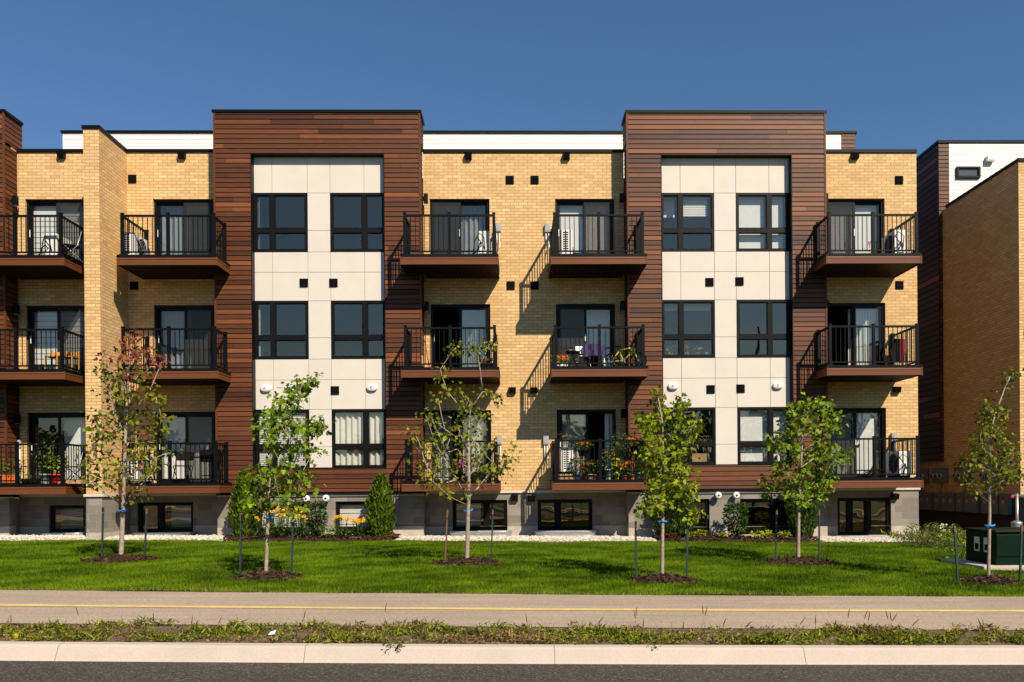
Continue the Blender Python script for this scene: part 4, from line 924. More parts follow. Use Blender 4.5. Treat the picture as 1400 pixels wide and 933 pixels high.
def cloth(name, lb, x, c, i, M, w, drop, cat='towel', dy=.04):
    q = on(c, i, x, dy); X = q.x; Y = YB+.06; z = FLT[i]+1.045; b = MB(); n = 8
    f = lambda u, s: Y+s*.035+.012*math.sin(u*11)
    for k in range(n):
        u0, u1 = k/n, (k+1)/n; x0, x1 = X-w/2+w*u0, X-w/2+w*u1
        for s in (-1, 1): b.face([(x0, f(u0, s), z-drop*(1 if s < 0 else .8)), (x1, f(u1, s), z-drop*(1 if s < 0 else .8)), (x1, f(u1, s), z), (x0, f(u0, s), z)], sm=True)
        b.face([(x0, f(u0, -1), z), (x1, f(u1, -1), z), (x1, f(u1, 1), z), (x0, f(u0, 1), z)])
    return tag(b.build(name, M, origin=(X, Y, z)), lb, cat)
q = on('E', 1, 1226.5, 1.1); M_cl = plain('black_cloth', (.02, .02, .02), .95, .05)
o = thing('clothes_rack', 'dark clothes stand holding towels on the balcony at the right end', 'clothes rack', q); b = MB()
for X in (-.2, .2): b.tube([(q.x+X, q.y-.15, q.z), (q.x+X, q.y, q.z+.86)], .012, 6); b.tube([(q.x+X, q.y+.15, q.z), (q.x+X, q.y, q.z+.86)], .012, 6)
b.tube([(q.x-.2, q.y, q.z+.86), (q.x+.2, q.y, q.z+.86)], .012, 6); b.build('frame', M_black, o)
def hung(name, lb, x0, x1, M, drop):
    b = MB(); n = 6; z = q.z+.875; f = lambda u, s: q.y+s*.02-(.02 if s < 0 else 0)+.01*math.sin(u*9)
    for k in range(n):
        u0, u1 = k/n, (k+1)/n; a, c = q.x+x0+(x1-x0)*u0, q.x+x0+(x1-x0)*u1
        for s in (-1, 1): b.face([(a, f(u0, s), z-drop), (c, f(u1, s), z-drop), (c, f(u1, s), z), (a, f(u0, s), z)], sm=True)
        b.face([(a, f(u0, -1), z), (c, f(u1, -1), z), (c, f(u1, 1), z), (a, f(u0, 1), z)])
    tag(b.build(name, M, origin=(q.x, q.y, z)), lb, 'towel', 'towels on the clothes rack')
hung('towel', 'black towel hanging on the rack beside the red towel', -.17, .06, M_cl, .62); hung('towel', 'bright red towel hanging from the rack', .07, .19, M_red, .66)
p = on('E', 0, 1189, .3); o = thing('pinwheel', 'small pink toy pinwheel at the middle railing post of the top right balcony', 'pinwheel', p); b = MB(); b.tube([p, p+Vector((0, 0, .32))], .006, 6); b.build('stick', M_yel, o); b = MB(); M_pink = plain('pink_plastic', (.75, .05, .25), .5, .4)
for k in range(6): t = k*1.047; b.face([(p.x, p.y-.01, p.z+.33), (p.x+.08*math.cos(t), p.y-.03, p.z+.33+.08*math.sin(t)), (p.x+.07*math.cos(t+.6), p.y-.01, p.z+.33+.07*math.sin(t+.6))])
b.build('vanes', M_pink, o)
# ---- child's bicycle
def bicycle(p, rz):
    o = kit('bicycle', 'yellow bicycle leaning by the right corner post of its balcony', 'bicycle'); r = .21; wb = .72
    for x in (-wb/2, wb/2):
        b = MB(); c = [(x+r*math.cos(2*math.pi*k/20), 0, r+r*math.sin(2*math.pi*k/20)) for k in range(21)]; b.tube(c, .022, 6, cap=False); w = b.build('wheel', M_rub, o)
        b = MB()
        for k in range(9): t = k*.698; b.tube([(x, 0, r), (x+(r-.02)*math.cos(t), 0, r+(r-.02)*math.sin(t))], .0025, 4)
        b.tube([(x, -.05, r), (x, .05, r)], .018, 8); b.build('spokes', M_steel, w)
    b = MB(); bb = (-.04, 0, .23); sp = (-.16, 0, .50); hd = (.24, 0, .56); hl = (.26, 0, .47); rw = (-wb/2, 0, r); fwx = (wb/2, 0, r)
    for a, c, t in ((sp, bb, .02), (bb, hl, .024), (sp, hd, .022), (hd, hl, .026)): b.tube([a, c], t, 8)
    for s in (-.035, .035): b.tube([(bb[0], s*.6, bb[2]), (rw[0], s, rw[2])], .012, 6); b.tube([(sp[0], s*.5, sp[2]-.04), (rw[0], s, rw[2])], .011, 6); b.tube([(hl[0], s, hl[2]-.03), (fwx[0], s, fwx[2])], .014, 6)
    b.build('frame', M_yel, o)
    b = MB(); b.tube([(hd[0]-.01, 0, hd[2]), (hd[0]-.03, 0, .68)], .013, 7); b.tube([(.15, -.24, .74), (.2, -.12, .70), (.21, 0, .69), (.2, .12, .70), (.15, .24, .74)], .012, 7); b.build('handlebar', M_black, o)
    b = MB(); b.lathe([(0, 0), (.05, .01), (.06, .03), (.03, .05), (0, .055)], 10); b.v = [(sp[0]-.02+x*1.8, y*1.1, .58+z) for x, y, z in b.v]; b.tube([sp, (sp[0]-.02, 0, .59)], .012, 6); b.build('saddle', M_rub, o)
    b = MB(); b.tube([(bb[0], -.06, bb[2]), (bb[0], .06, bb[2])], .05, 12); b.tube([(bb[0], -.07, bb[2]), (bb[0]+.1, -.08, bb[2]-.09)], .009, 5); b.tube([(bb[0], .07, bb[2]), (bb[0]-.1, .08, bb[2]+.09)], .009, 5); b.build('crank', M_grey, o)
    put(o, p, rz); o.rotation_euler = (R(6), 0, rz); o.scale = (1.0,)*3; return o
bicycle(on('D', 1, 854, .55), R(-14))
# things on the window sills, inside the glass
p = at(961, 652, YP+.28); b = MB(); b.box(p.x-.24, p.x+.2, p.y-.1, p.y+.16, p.z-.01, p.z+.24); b.box(p.x-.245, p.x+.205, p.y-.104, p.y-.1, p.z+.17, p.z+.245); 
zz = rows2[2][2]+.066
b = MB(); b.box(p.x-.32, p.x+.08, p.y-.12, p.y+.16, zz, zz+.25); b.box(p.x-.14, p.x-.1, p.y-.124, p.y-.119, zz+.1, zz+.14, 1); tag(b.build('cardboard_box', [M_card, M_slot], origin=(p.x, p.y, zz)), 'brown cardboard box standing inside the lowest window behind the young tree', 'box')
b = MB(); wavy(b, p.x+.10, p.x+.40, zz, zz+.42, p.y, .05, .11); tag(b.build('plastic_bag', M_grey, origin=(p.x, p.y, zz)), 'crumpled grey plastic bag beside the cardboard box behind the window', 'bag')
zz = rows2[1][2]+.066
for x, kw, lb, M in ((917, dict(n=60, spread=.12, height=.2, **LIME), 'lime green plant on the window sill left of the red flowers', M_terra), (938, dict(n=45, spread=.1, height=.26, fl=RD, nfl=12, **MIDG), 'red flowered pot plant on the window sill behind glass', M_red),
                     (953, dict(n=45, spread=.1, height=.2, fl=OR, nfl=8, **MIDG), 'orange flowered pot plant on the window sill behind glass', M_terra), (967, dict(n=40, spread=.09, height=.42, size=.06, **MIDG), 'tall thin green seedling on the window sill behind glass', M_plast)):
    q = at(x, 480, YP+.22); potted('potted_plant', lb, (q.x, q.y, zz), M, .07, .1, group='pot plants on the window sill', **kw)

# ================================================================== METERS AND ALLEY
def meter_kit():
    o = kit('switch_cabinet', '', 'electrical cabinet', 'grey switch cabinets along the shaded side wall')
    b = MB(); b.box(-.16, 0, -.19, .19, 0, .62); b.build('cabinet', M_cab, o, bevel=.01)
    b = MB(); b.box(-.165, -.161, -.06, .06, .30, .42); b.build('sticker', M_grey, o)
    b = MB(); b.tube([(-.161, .0, .50), (-.19, .0, .50)], .035, 10); b.tube([(-.18, .0, .5), (-.20, .0, .44)], .012, 6); b.build('handle', M_red, o); return o
xm = [1379, 1366, 1353, 1338, 1329, 1318, 1306, 1296.5, 1287, 1274, 1266, 1258.5]
for k, x in enumerate(xm):
    d = ray(x, 690); Y = XR/(d.x/d.y); o = first_or_dup(ST, 'meter', meter_kit); put(o, (XR-.003, Y, .72+gz(XR)*.3)); o['label'] = 'grey switch cabinet with red handle, %s' % (['nearest the sunlit corner of the neighbouring building', 'second from the sunlit corner', 'third from the sunlit corner', 'fourth from the sunlit corner', 'fifth from the sunlit corner', 'sixth from the sunlit corner', 'seventh from the sunlit corner, mid row', 'eighth from the sunlit corner', 'ninth from the sunlit corner', 'third from the far end of the row', 'second from the far end of the row', 'deepest in the alley'][k])
def gang_kit():
    o = kit('meter_bank', '', 'electric meter', 'banks of round electric meters on the shaded side wall')
    b = MB(); b.box(-.14, 0, -.42, .42, 0, .5); b.build('cabinet', M_cab, o, bevel=.01)
    for k in range(3):
        b = MB(); b.tube([(-.14, -.26+.26*k, .22), (-.23, -.26+.26*k, .22)], .085, 16); w = b.build('meter', M_grey, o)
        b = MB(); b.tube([(-.231, -.26+.26*k, .22), (-.236, -.26+.26*k, .22)], .055, 14); b.build('dial', M_slot, w)
    b = MB(); b.tube([(-.07, 0, -.001), (-.07, 0, -.34)], .03, 8); b.build('conduit', M_grey, o); return o
for k, x in enumerate((1358, 1320, 1288, 1263)):
    d = ray(x, 660); Y = XR/(d.x/d.y); o = first_or_dup(ST, 'gang', gang_kit); put(o, (XR-.003, Y, 1.62)); o['label'] = 'bank of three round meters above the switch cabinets, %s' % ['nearest the street', 'second from the street', 'third from the street', 'deepest in the alley'][k]
# green transformer cabinet
pc = gp(1362, 773, .27); o = thing('transformer_box', 'dark green metal transformer cabinet on a concrete pad at the right edge', 'transformer', (pc.x+.7, pc.y+.5, pc.z))
b = MB(); zt = at(1362, 729, pc.y).z; b.box(pc.x, pc.x+1.45, pc.y, pc.y+.95, pc.z, zt); b.box(pc.x+.0, pc.x+1.45, pc.y-.015, pc.y-.002, pc.z+.15, zt-.03); b.build('cabinet', M_trans, o, bevel=.012)
b = MB(); b.box(pc.x-.03, pc.x+1.48, pc.y-.03, pc.y+.98, zt+.002, zt+.045); b.build('lid', M_trans, o, bevel=.015)
for k, yy in enumerate((.5, .2)):
    b = MB(); b.box(pc.x-.005, pc.x-.001, pc.y+yy-.0, pc.y+yy+.17, zt-.36, zt-.10); b.box(pc.x-.0065, pc.x-.0052, pc.y+yy+.03, pc.y+yy+.14, zt-.33, zt-.22, 1); b.build('sticker', [M_plast, M_slot], o)
b = MB(); b.box(pc.x-.3, pc.x+1.9, pc.y-.14, pc.y+1.3, pc.z-.3, pc.z-.003); tag(b.build('concrete_pad', M_kerb, origin=(pc.x, pc.y, pc.z-.3), bevel=.015), 'pale concrete pad under the green transformer cabinet', 'concrete pad')
q = at(1390, 726, 18.5); o = thing('galvanised_bin', 'shiny ribbed metal bin behind the green transformer cabinet', 'bin', (q.x, q.y, gz(q.x)+.15)); b = MB()
b.lathe([(.1, 0), (.11, .1), (.105, .2), (.112, .3), (.11, .42), (.115, .5), (.11, .58), (.115, .64)], 20); b.v = [(x+q.x, y+q.y, z+gz(q.x)+.15) for x, y, z in b.v]; b.build('body', M_steel, o); b = MB(); b.lathe([(.12, 0), (.12, .03), (.06, .06), (0, .065)], 20); b.v = [(x+q.x, y+q.y, z+gz(q.x)+.792) for x, y, z in b.v]; b.build('lid', M_steel, o)
g0 = at(1383, 678, 20.2); o = thing('pipe_gate', 'galvanised pipe gate with a dark panel at the right edge', 'gate', (g0.x, 20.2, gz(g0.x)+.15)); gx = at(1390.5, 700, 20.2).x
b = MB(); b.tube([(g0.x, 20.2, g0.z), (g0.x+3, 20.2, g0.z+.0)], .028, 8); b.build('top_rail', M_steel, o); b = MB(); b.tube([(gx, 20.2, gz(gx)+.1), (gx, 20.2, g0.z+.05)], .035, 10); b.build('post', M_steel, o)
b = MB(); b.box(gx+.05, gx+2.6, 20.19, 20.215, gz(gx)+.4, g0.z-.05); b.build('panel', M_black, o)
b = MB(); b.tube([(g0.x-.03, 20.15, g0.z-.02), (g0.x-.03, 20.1, g0.z-.02)], .04, 10); b.build('reflector', M_red, o)

# ================================================================== VEGETATION
def tree(lb, base, Y0, trunk, clusters, rleaf, nleaf, size, lo, hi, r0=.035, depth=1.0, extra=None, pex=0, top=None, seed=1, bark=M_bark, name='young_tree', bias=.6):
    rg = np.random.default_rng(seed); b0 = gp(*base, .17) if Y0 is None else Vector((at(*base, Y0).x, Y0, lawn_h(at(*base, Y0).x, Y0)+gz(at(*base, Y0).x)))
    Y = b0.y; o = thing(name, lb, 'tree', b0, 'young street trees on the lawn')
    tp = [b0-Vector((0, 0, .1))]+[at(x, y, Y+rg.normal()*.02) for x, y in trunk[1:]]
    nodes = []; par = []; 
    L = [0]
    for i in range(len(tp)-1):
        n = max(2, int((tp[i+1]-tp[i]).length/.12))
        for k in range(n): nodes.append(tp[i].lerp(tp[i+1], k/n)); par.append(len(nodes)-2)
    nodes.append(tp[-1]); par.append(len(nodes)-2); nt_ = len(nodes)
    zlow = min(at(x, y, Y).z for x, y in clusters)
    xs = [at(x, y, Y).x for x, y in clusters]; zc = [at(x, y, Y).z for x, y in clusters]
    tips = []
    for (x, y), X, Z in zip(clusters, xs, zc):
        hw = max([abs(a-b0.x) for a, z in zip(xs, zc) if abs(z-Z) < .3]+[.1]); rem = math.sqrt(max(.02, hw*hw-(X-b0.x)**2))
        tips.append(at(x, y, Y+rg.uniform(-1, 1)*rem*depth))
    order = sorted(range(len(tips)), key=lambda i: min((tips[i]-n).length for n in nodes[:nt_]))
    tipnode = {}
    for i in order:
        t = tips[i]; best = None; bd = 1e9
        for k, n in enumerate(nodes):
            if k < nt_ and n.z < zlow-.22: continue
            v = t-n; d = v.length
            if d < 1e-4: continue
            pen = 1+max(0, bias-v.z/d)*1.6
            if d*pen < bd: bd = d*pen; best = k
        n0 = nodes[best]; v = t-n0; mids = max(1, int(v.length/.22)); prev = best
        for k in range(1, mids+1):
            f = k/mids; q = n0.lerp(t, f)+Vector((0, 0, -.05*math.sin(f*math.pi)*v.length*.5))+Vector(rg.normal(size=3)*.006*(1 if k < mids else 0)); nodes.append(q); par.append(prev); prev = len(nodes)-1
        tipnode[i] = prev
    cnt = [0.0]*len(nodes)
    for i in range(len(nodes)-1, -1, -1):
        cnt[i] += 1 if cnt[i] == 0 else 0
        if par[i] >= 0 and i: cnt[par[i]] += cnt[i]
    mx = max(cnt)
    rad = [max(.004, r0*(c/mx)**.5) for c in cnt]
    for i in range(nt_):
        f = i/nt_; rad[i] = max(rad[i]*.8, r0*(1-f)**.75*.95+.006)
    b = MB(); b.tube(nodes[:nt_], rad[:nt_], 9); kids = {}
    for i in range(nt_, len(nodes)): kids.setdefault(par[i], []).append(i)
    done = set()
    for i in range(nt_, len(nodes)):
        if i in done: continue
        ch = [par[i], i]; done.add(i); c = i
        while len(kids.get(c, [])) >= 1:
            nx_ = [k for k in kids[c] if k not in done]
            if not nx_: break
            c = nx_[0]; ch.append(c); done.add(c)
        rr_ = [min(rad[i], rad[par[i]]*.7)]+[rad[k] for k in ch[1:]]
        b.tube([nodes[k] for k in ch], rr_, 6)
    b.build('trunk', bark, o)
    TP = np.array([tuple(t) for t in tips]); n = len(TP)*nleaf; T = np.repeat(TP, nleaf, 0)
    off = rg.normal(size=(n, 3))*rleaf*np.array([1, 1, .85]); Pp = T+off
    D = off/np.linalg.norm(off, axis=1, keepdims=True)*.7+rg.normal(size=(n, 3))*.5; D[:, 2] -= .35
    Nn = rg.normal(size=(n, 3))*.7; Nn[:, 2] += .8; Nn[:, 1] -= .35
    t = np.clip(rg.random((n, 1))**1.25*.75+np.repeat(rg.random((len(TP), 1)), nleaf, 0)*.3, 0, 1); C = np.array(lo)*(1-t)+np.array(hi)*t
    C *= .8+.4*rg.random((n, 1))
    if extra is not None:
        pr_ = np.full(n, pex)
        if top is not None: pr_ = np.where(Pp[:, 2] > at(700, top, Y).z, .9, pex)
        m_ = rg.random(n) < pr_; C[m_] = np.array(extra)*(.6+.8*rg.random((m_.sum(), 1)))
    V, k, C = leafcloud(Pp, Nn, D, size*(.65+.6*rg.random(n)), C, MAPLE)
    rawmesh('crown', [(V, k, C, 0)], M_leaf, o)
    return o, b0
T1 = [(180,461),(191,475),(170,470),(210,490),(221,495),(146,492),(140,507),(151,510),(164,488),(148,528),(148,539),(171,512),(188,515),(202,506),(205,534),(213,543),(218,549),(194,547),(164,545),(159,558),(191,566),(180,569),(215,566),(221,571),(217,579),(218,586),(127,570),(133,574),(127,591),(137,595),(132,606),(148,598),(159,590),(156,571),(186,587),(204,591),(213,598),(178,598),(188,603),(116,626),(129,614),(144,622),(147,638),(121,640),(121,650),(129,661),(145,657),(164,652),(162,662),(175,618),(186,617),(202,614),(215,625),(180,633),(194,630),(213,641),(191,640),(204,646),(234,618),(191,677),(186,669),(175,482),(184,490),(197,485),(160,520),(176,535),(168,575),(172,605),(200,625),(168,640)]
T2 = [(427,517),(422,523),(414,525),(406,531),(400,535),(392,540),(384,544),(406,543),(395,551),(384,555),(403,554),(390,563),(363,567),(360,575),(358,583),(363,592),(368,599),(360,599),(387,570),(382,578),(398,572),(403,580),(411,580),(422,583),(433,580),(441,579),(427,590),(417,592),(400,588),(435,591),(390,583),(379,607),(374,615),(392,615),(403,610),(408,618),(414,613),(427,615),(426,622),(398,621),(360,637),(349,645),(344,650),(363,650),(374,645),(390,631),(387,639),(400,647),(411,650),(422,650),(425,658),(406,658),(392,655),(382,658),(368,658),(355,661),(374,677),(360,682),(349,685),(355,693),(382,682),(395,680),(403,685),(408,672),(411,693),(400,698),(390,693),(352,704),(338,690),(342,672),(365,668),(390,668)]
T3 = [(624,475),(618,481),(640,478),(663,468),(669,471),(652,479),(602,505),(603,510),(599,545),(626,529),(611,534),(637,542),(660,536),(672,537),(679,547),(589,569),(582,568),(595,577),(565,589),(562,600),(573,605),(592,597),(608,587),(621,577),(634,571),(650,568),(663,565),(615,600),(627,587),(640,594),(599,613),(589,610),(582,626),(589,632),(599,626),(611,619),(624,613),(637,610),(656,613),(669,606),(566,634),(573,642),(586,645),(595,651),(602,642),(615,639),(627,632),(640,629),(666,642),(679,639),(669,648),(689,629),(698,632),(701,621),(685,645),(579,658),(592,659),(608,661),(624,656),(634,674),(611,676),(653,655),(645,555),(630,558),(652,590),(660,628),(648,640)]
T4 = [(898,539),(896,550),(902,559),(933,549),(931,555),(873,571),(877,578),(884,584),(888,577),(900,571),(913,573),(924,571),(933,575),(920,566),(954,578),(949,589),(940,598),(947,600),(929,600),(915,584),(904,584),(895,591),(886,593),(909,598),(920,604),(893,604),(884,609),(902,611),(915,613),(931,609),(938,613),(924,620),(906,622),(891,620),(882,622),(882,631),(884,643),(895,636),(909,634),(922,634),(931,636),(938,640),(927,645),(913,645),(900,647),(888,652),(893,665),(904,661),(915,658),(911,670),(931,658),(940,661),(945,667),(947,674),(936,670),(927,674),(938,683),(929,685),(918,679),(904,674),(895,676),(886,683),(879,692),(877,697),(886,692),(895,692),(906,688),(915,697),(904,699),(897,703),(913,703),(922,694),(940,694),(947,701),(949,706)]
T5 = [(1098,551),(1091,556),(1113,549),(1120,554),(1129,551),(1136,556),(1138,563),(1124,563),(1108,561),(1087,565),(1080,572),(1077,582),(1091,577),(1101,572),(1084,587),(1098,587),(1115,577),(1127,580),(1134,589),(1146,580),(1148,583),(1120,591),(1110,589),(1058,598),(1056,608),(1065,605),(1068,591),(1080,601),(1089,603),(1077,613),(1087,620),(1101,622),(1124,601),(1131,610),(1141,613),(1146,624),(1155,624),(1162,622),(1150,631),(1138,629),(1127,617),(1115,613),(1113,627),(1122,629),(1061,631),(1063,643),(1075,636),(1087,634),(1094,646),(1103,638),(1110,643),(1134,643),(1138,650),(1124,648),(1115,655),(1129,657),(1134,664),(1120,664),(1122,674),(1113,676),(1103,667),(1108,660),(1094,662),(1084,662),(1082,674),(1075,676),(1077,667),(1075,657),(1054,667),(1044,666),(1042,660),(1049,676),(1063,657),(1096,676),(1101,686),(1113,683),(1091,686)]
T6 = [(1381.5,511),(1386,510),(1376,516),(1372,529),(1349,552),(1354,561),(1360,561),(1366,565),(1373,567),(1358,566),(1343,570),(1347,575),(1351,584),(1349,590),(1360,582),(1369,590),(1364,595),(1334,596),(1341,595),(1334,605),(1377,602),(1371,602),(1373,612),(1364,612),(1343,609),(1336,617),(1330,621),(1339,623),(1316,631),(1328,629),(1332,632),(1343,627),(1345,619),(1360,627),(1371,623),(1375,619),(1386,620),(1384,629),(1371,636),(1362,633),(1321,643),(1320,657),(1326,655),(1345,638),(1362,651),(1360,649),(1375,651),(1384,651),(1390,649),(1394,653),(1379,645),(1371,660),(1332,670),(1347,660),(1355,664)]
BASES = []
def addtree(*a, **k): o, b0 = tree(*a, **k); BASES.append(b0); return o
addtree('slender young maple with sparse leaves turning red at its top, by the brick fin', (165, 768), None, [(165, 768), (168, 700), (170, 640), (173, 560), (176, 500), (180, 463)], T1, .080, 21, .084, (.028, .05, .004), (.25, .26, .012), r0=.044, extra=(.26, .075, .035), pex=.10, top=500, seed=3)
addtree('young tree with bright green clumps beside the yellow flower bed', (363, 790), None, [(363, 790), (366, 720), (368, 660), (372, 620), (390, 570)], T2, .066, 19, .082, (.030, .068, .004), (.25, .36, .012), r0=.029, seed=5)
addtree('young tree with pale bare fanning branches and thin leaves left of centre', (638, 772), None, [(638, 772), (640, 700), (641, 672), (641, 640), (640, 600), (643, 560)], T3, .072, 20, .072, (.035, .06, .004), (.27, .30, .012), r0=.042, extra=(.2, .12, .03), pex=.1, seed=8, bias=.75)
addtree('dense yellow green young tree in front of the cardboard box window', (905, 794), None, [(905, 794), (906, 710), (907, 650), (906, 580), (900, 545)], [(x+(908-x)*.08, y) for x, y in T4], .060, 32, .072, (.03, .060, .003), (.30, .37, .010), r0=.028, seed=9)
addtree('dense young tree with broad bright green leaves at the right brown bay', (1091, 771), None, [(1091, 771), (1092, 700), (1095, 640), (1097, 590), (1100, 555)], [(x+(1098-x)*.06, y) for x, y in T5], .072, 20, .092, (.028, .065, .004), (.25, .35, .012), r0=.036, seed=12)
addtree('spindly young tree with small leaves and one long leaning top shoot, at the right edge', (1351, 796), None, [(1351, 796), (1353, 700), (1352, 640), (1354, 600), (1358, 575), (1363, 560), (1372, 535), (1381, 515)], T6, .06, 23, .058, (.035, .055, .004), (.25, .26, .012), r0=.023, seed=14)
TN = ['red topped maple', 'tree beside the yellow flowers', 'tree with pale fanning branches', 'dense yellow green tree', 'tree at the right brown bay', 'spindly tree at the right edge']
# mulch rings, stakes and ties
def mulch(b, cx, cy, rx, ry, h, n):
    nn = 28; rings = [(1.0, 0), (.8, .35), (.5, .75), (.2, 1.0)]
    pts = [[(cx+rx*q*math.cos(2*math.pi*k/nn)*(1+.05*math.sin(k*2.3)), cy+ry*q*math.sin(2*math.pi*k/nn)*(1+.05*math.cos(k*1.7)), lawn_h(cx, cy)+gz(cx)-.015+h*f) for k in range(nn)] for q, f in rings]
    for A, C in zip(pts[:-1], pts[1:]):
        for k in range(nn): b.face([A[k], A[(k+1) % nn], C[(k+1) % nn], C[k]], col=(.05, .028, .018))
    b.face(pts[-1], col=(.05, .028, .018))
def chips(n, fx, size, cols, flat=.25):
    P = fx(n); D = unit(n); D[:, 2] *= flat; N_ = unit(n, 1.2)
    return leafcloud(P, N_, D, size*(.5+rng.random(n)), cols, [(-.22, 0), (.22, .05), (.18, 1), (-.2, .95)])
MW = [.72, .58, .7, .56, .7, .45]
for b0, nm, w in zip(BASES, TN, MW):
    b = MB(); cy0 = b0.y; mulch(b, b0.x, cy0, w, w*.85, .10, 0)
    V0 = np.array(b.v); o = b.build('mulch_mound', M_leaf, origin=b0); tag(o, 'round mound of dark bark mulch under the '+nm, 'mulch', 'mulch mounds under the young trees')
    def fx(n):
        q = np.sqrt(rng.random(n))*1.03; t = rng.random(n)*6.283; return np.c_[b0.x+w*q*np.cos(t), cy0+w*.85*q*np.sin(t), np.full(n, lawn_h(b0.x, cy0)+gz(b0.x)-.005)+.10*np.clip(1.15-1.15*q, 0, 1)]
    V, k, C = chips(1500, fx, .055, tint(1500, (.025, .012, .008), (.13, .068, .04), .5))
    rawmesh('bark_chips', [(V, k, C, 0)], M_leaf, o)['kind'] = 'stuff'
def stake(lb, x, y0, y1, Yd, M=M_stake, lean=0):
    p = Vector((at(x, y0, Yd).x, Yd, 0)); p.z = lawn_h(p.x, Yd)+gz(p.x)-.1; t = at(x+lean, y1, Yd)
    o = thing('tree_stake', lb, 'stake', p, 'metal stakes beside the young trees'); b = MB(); d = (t-p); 
    b.bar(p, t, .028); b.bar(p+Vector((0, .02, 0)), t+Vector((0, .02, 0)), .014); b.build('post', M, o)
    b = MB(); a = p+d*.9; c = p+d*.995; b.bar(a+Vector((0, -.001, 0)), c+Vector((0, -.001, 0)), .031); b.build('tip', M_rust, o)
for i, (xa, ya, ta, la, xb, yb, tb, lb_, Ma, Mb) in enumerate(((139, 765, 694, 2, 197, 768, 695, 4, M_stake, M_stake), (328, 791, 701, 2, 398, 788, 702, 3, M_stake, M_stake), (608, 770, 697, 4, 671, 771, 695, 3, M_rust, M_stake),
                                                     (870, 797, 713, -1, 939, 797, 712, 1, M_stake, M_stake), (1060, 771, 697, 2, 1120, 769, 697, 0, M_stake, M_stake), (1310, 796, 719, -5, 1394, 796, 718, 3, M_stake, M_stake))):
    Yd = BASES[i].y; stake('thin %s stake on the left of the %s' % ('rusty' if Ma is M_rust else 'dark green', TN[i]), xa, ya, ta, Yd, Ma, la); stake('thin dark green stake on the right of the '+TN[i], xb, yb, tb, Yd, Mb, lb_)
for i, (x, y, w) in enumerate(((168, 699, 6.5), (368, 709, 7), (640, 699, 6.5), (906, 714, 7.5), (1096, 697, 5), (1353, 720, 7))):
    Y = BASES[i].y; p = at(x, y, Y); e0 = at(x-w, y-1.5, Y); e1 = at(x+w, y-2.5, Y); b = MB()
    ring = [p+Vector((.045*math.cos(t), .045*math.sin(t), .01)) for t in [k*.5236 for k in range(13)]]; b.tube(ring, .016, 6, cap=False)
    b.tube([p+Vector((-.04, -.03, .0)), p.lerp(e0, .6)+Vector((0, -.02, -.01)), e0], [.02, .018, .012], 6); b.tube([p+Vector((.04, -.03, .0)), p.lerp(e1, .6)+Vector((0, -.02, -.01)), e1], [.02, .018, .012], 6)
    tag(b.build('tree_tie', M_tie, origin=p), 'bright blue strap tied round the trunk of the '+TN[i], 'tree tie', 'blue ties on the young trees')

# ---- planting beds
def bed(x0, x1, lb):
    X0, X1 = px(x0, 737, 21.3), px(x1, 737, 21.3); b = MB(); n = 40; ys = [20.72, 20.85, 21.2, 21.75]; hs = [.0, .07, .10, .09]
    f = lambda X, j: (X, ys[j]+(.06*math.sin(X*3.1)+.04*math.sin(X*7.7) if j < 2 else 0)+.35*max(0, 1-min(X-X0, X1-X)/.5)*(1 if j < 3 else 0), lawn_h(X, 20.9)+gz(X)+hs[j]*min(1, min(X-X0, X1-X)/.3+.15)+(.015*math.sin(X*5+j) if j else -.02))
    for k in range(n):
        a, c = X0+(X1-X0)*k/n, X0+(X1-X0)*(k+1)/n
        for j in range(3): b.face([f(a, j), f(c, j), f(c, j+1), f(a, j+1)], col=(.045, .025, .016))
    o = setting(b.build('mulch_bed', M_leaf), 'structure'); N_ = 5200
    def fx(n):
        X = X0+.1+(X1-X0-.2)*rng.random(n); Yy = 20.75+1.0*rng.random(n); return np.c_[X, Yy, [lawn_h(a, 20.9)+gz(a)+.10*min(1, (yy-20.7)/.35)+.012 for a, yy in zip(X, Yy)]]
    V, k, C = chips(N_, fx, .06, tint(N_, (.025, .012, .008), (.14, .072, .042), .5)); rawmesh('bark_chips', [(V, k, C, 0)], M_leaf, o)['kind'] = 'stuff'
bed(308, 548, ''); bed(893, 1118, '')
def bedz(X): return lawn_h(X, 20.9)+gz(X)+.09
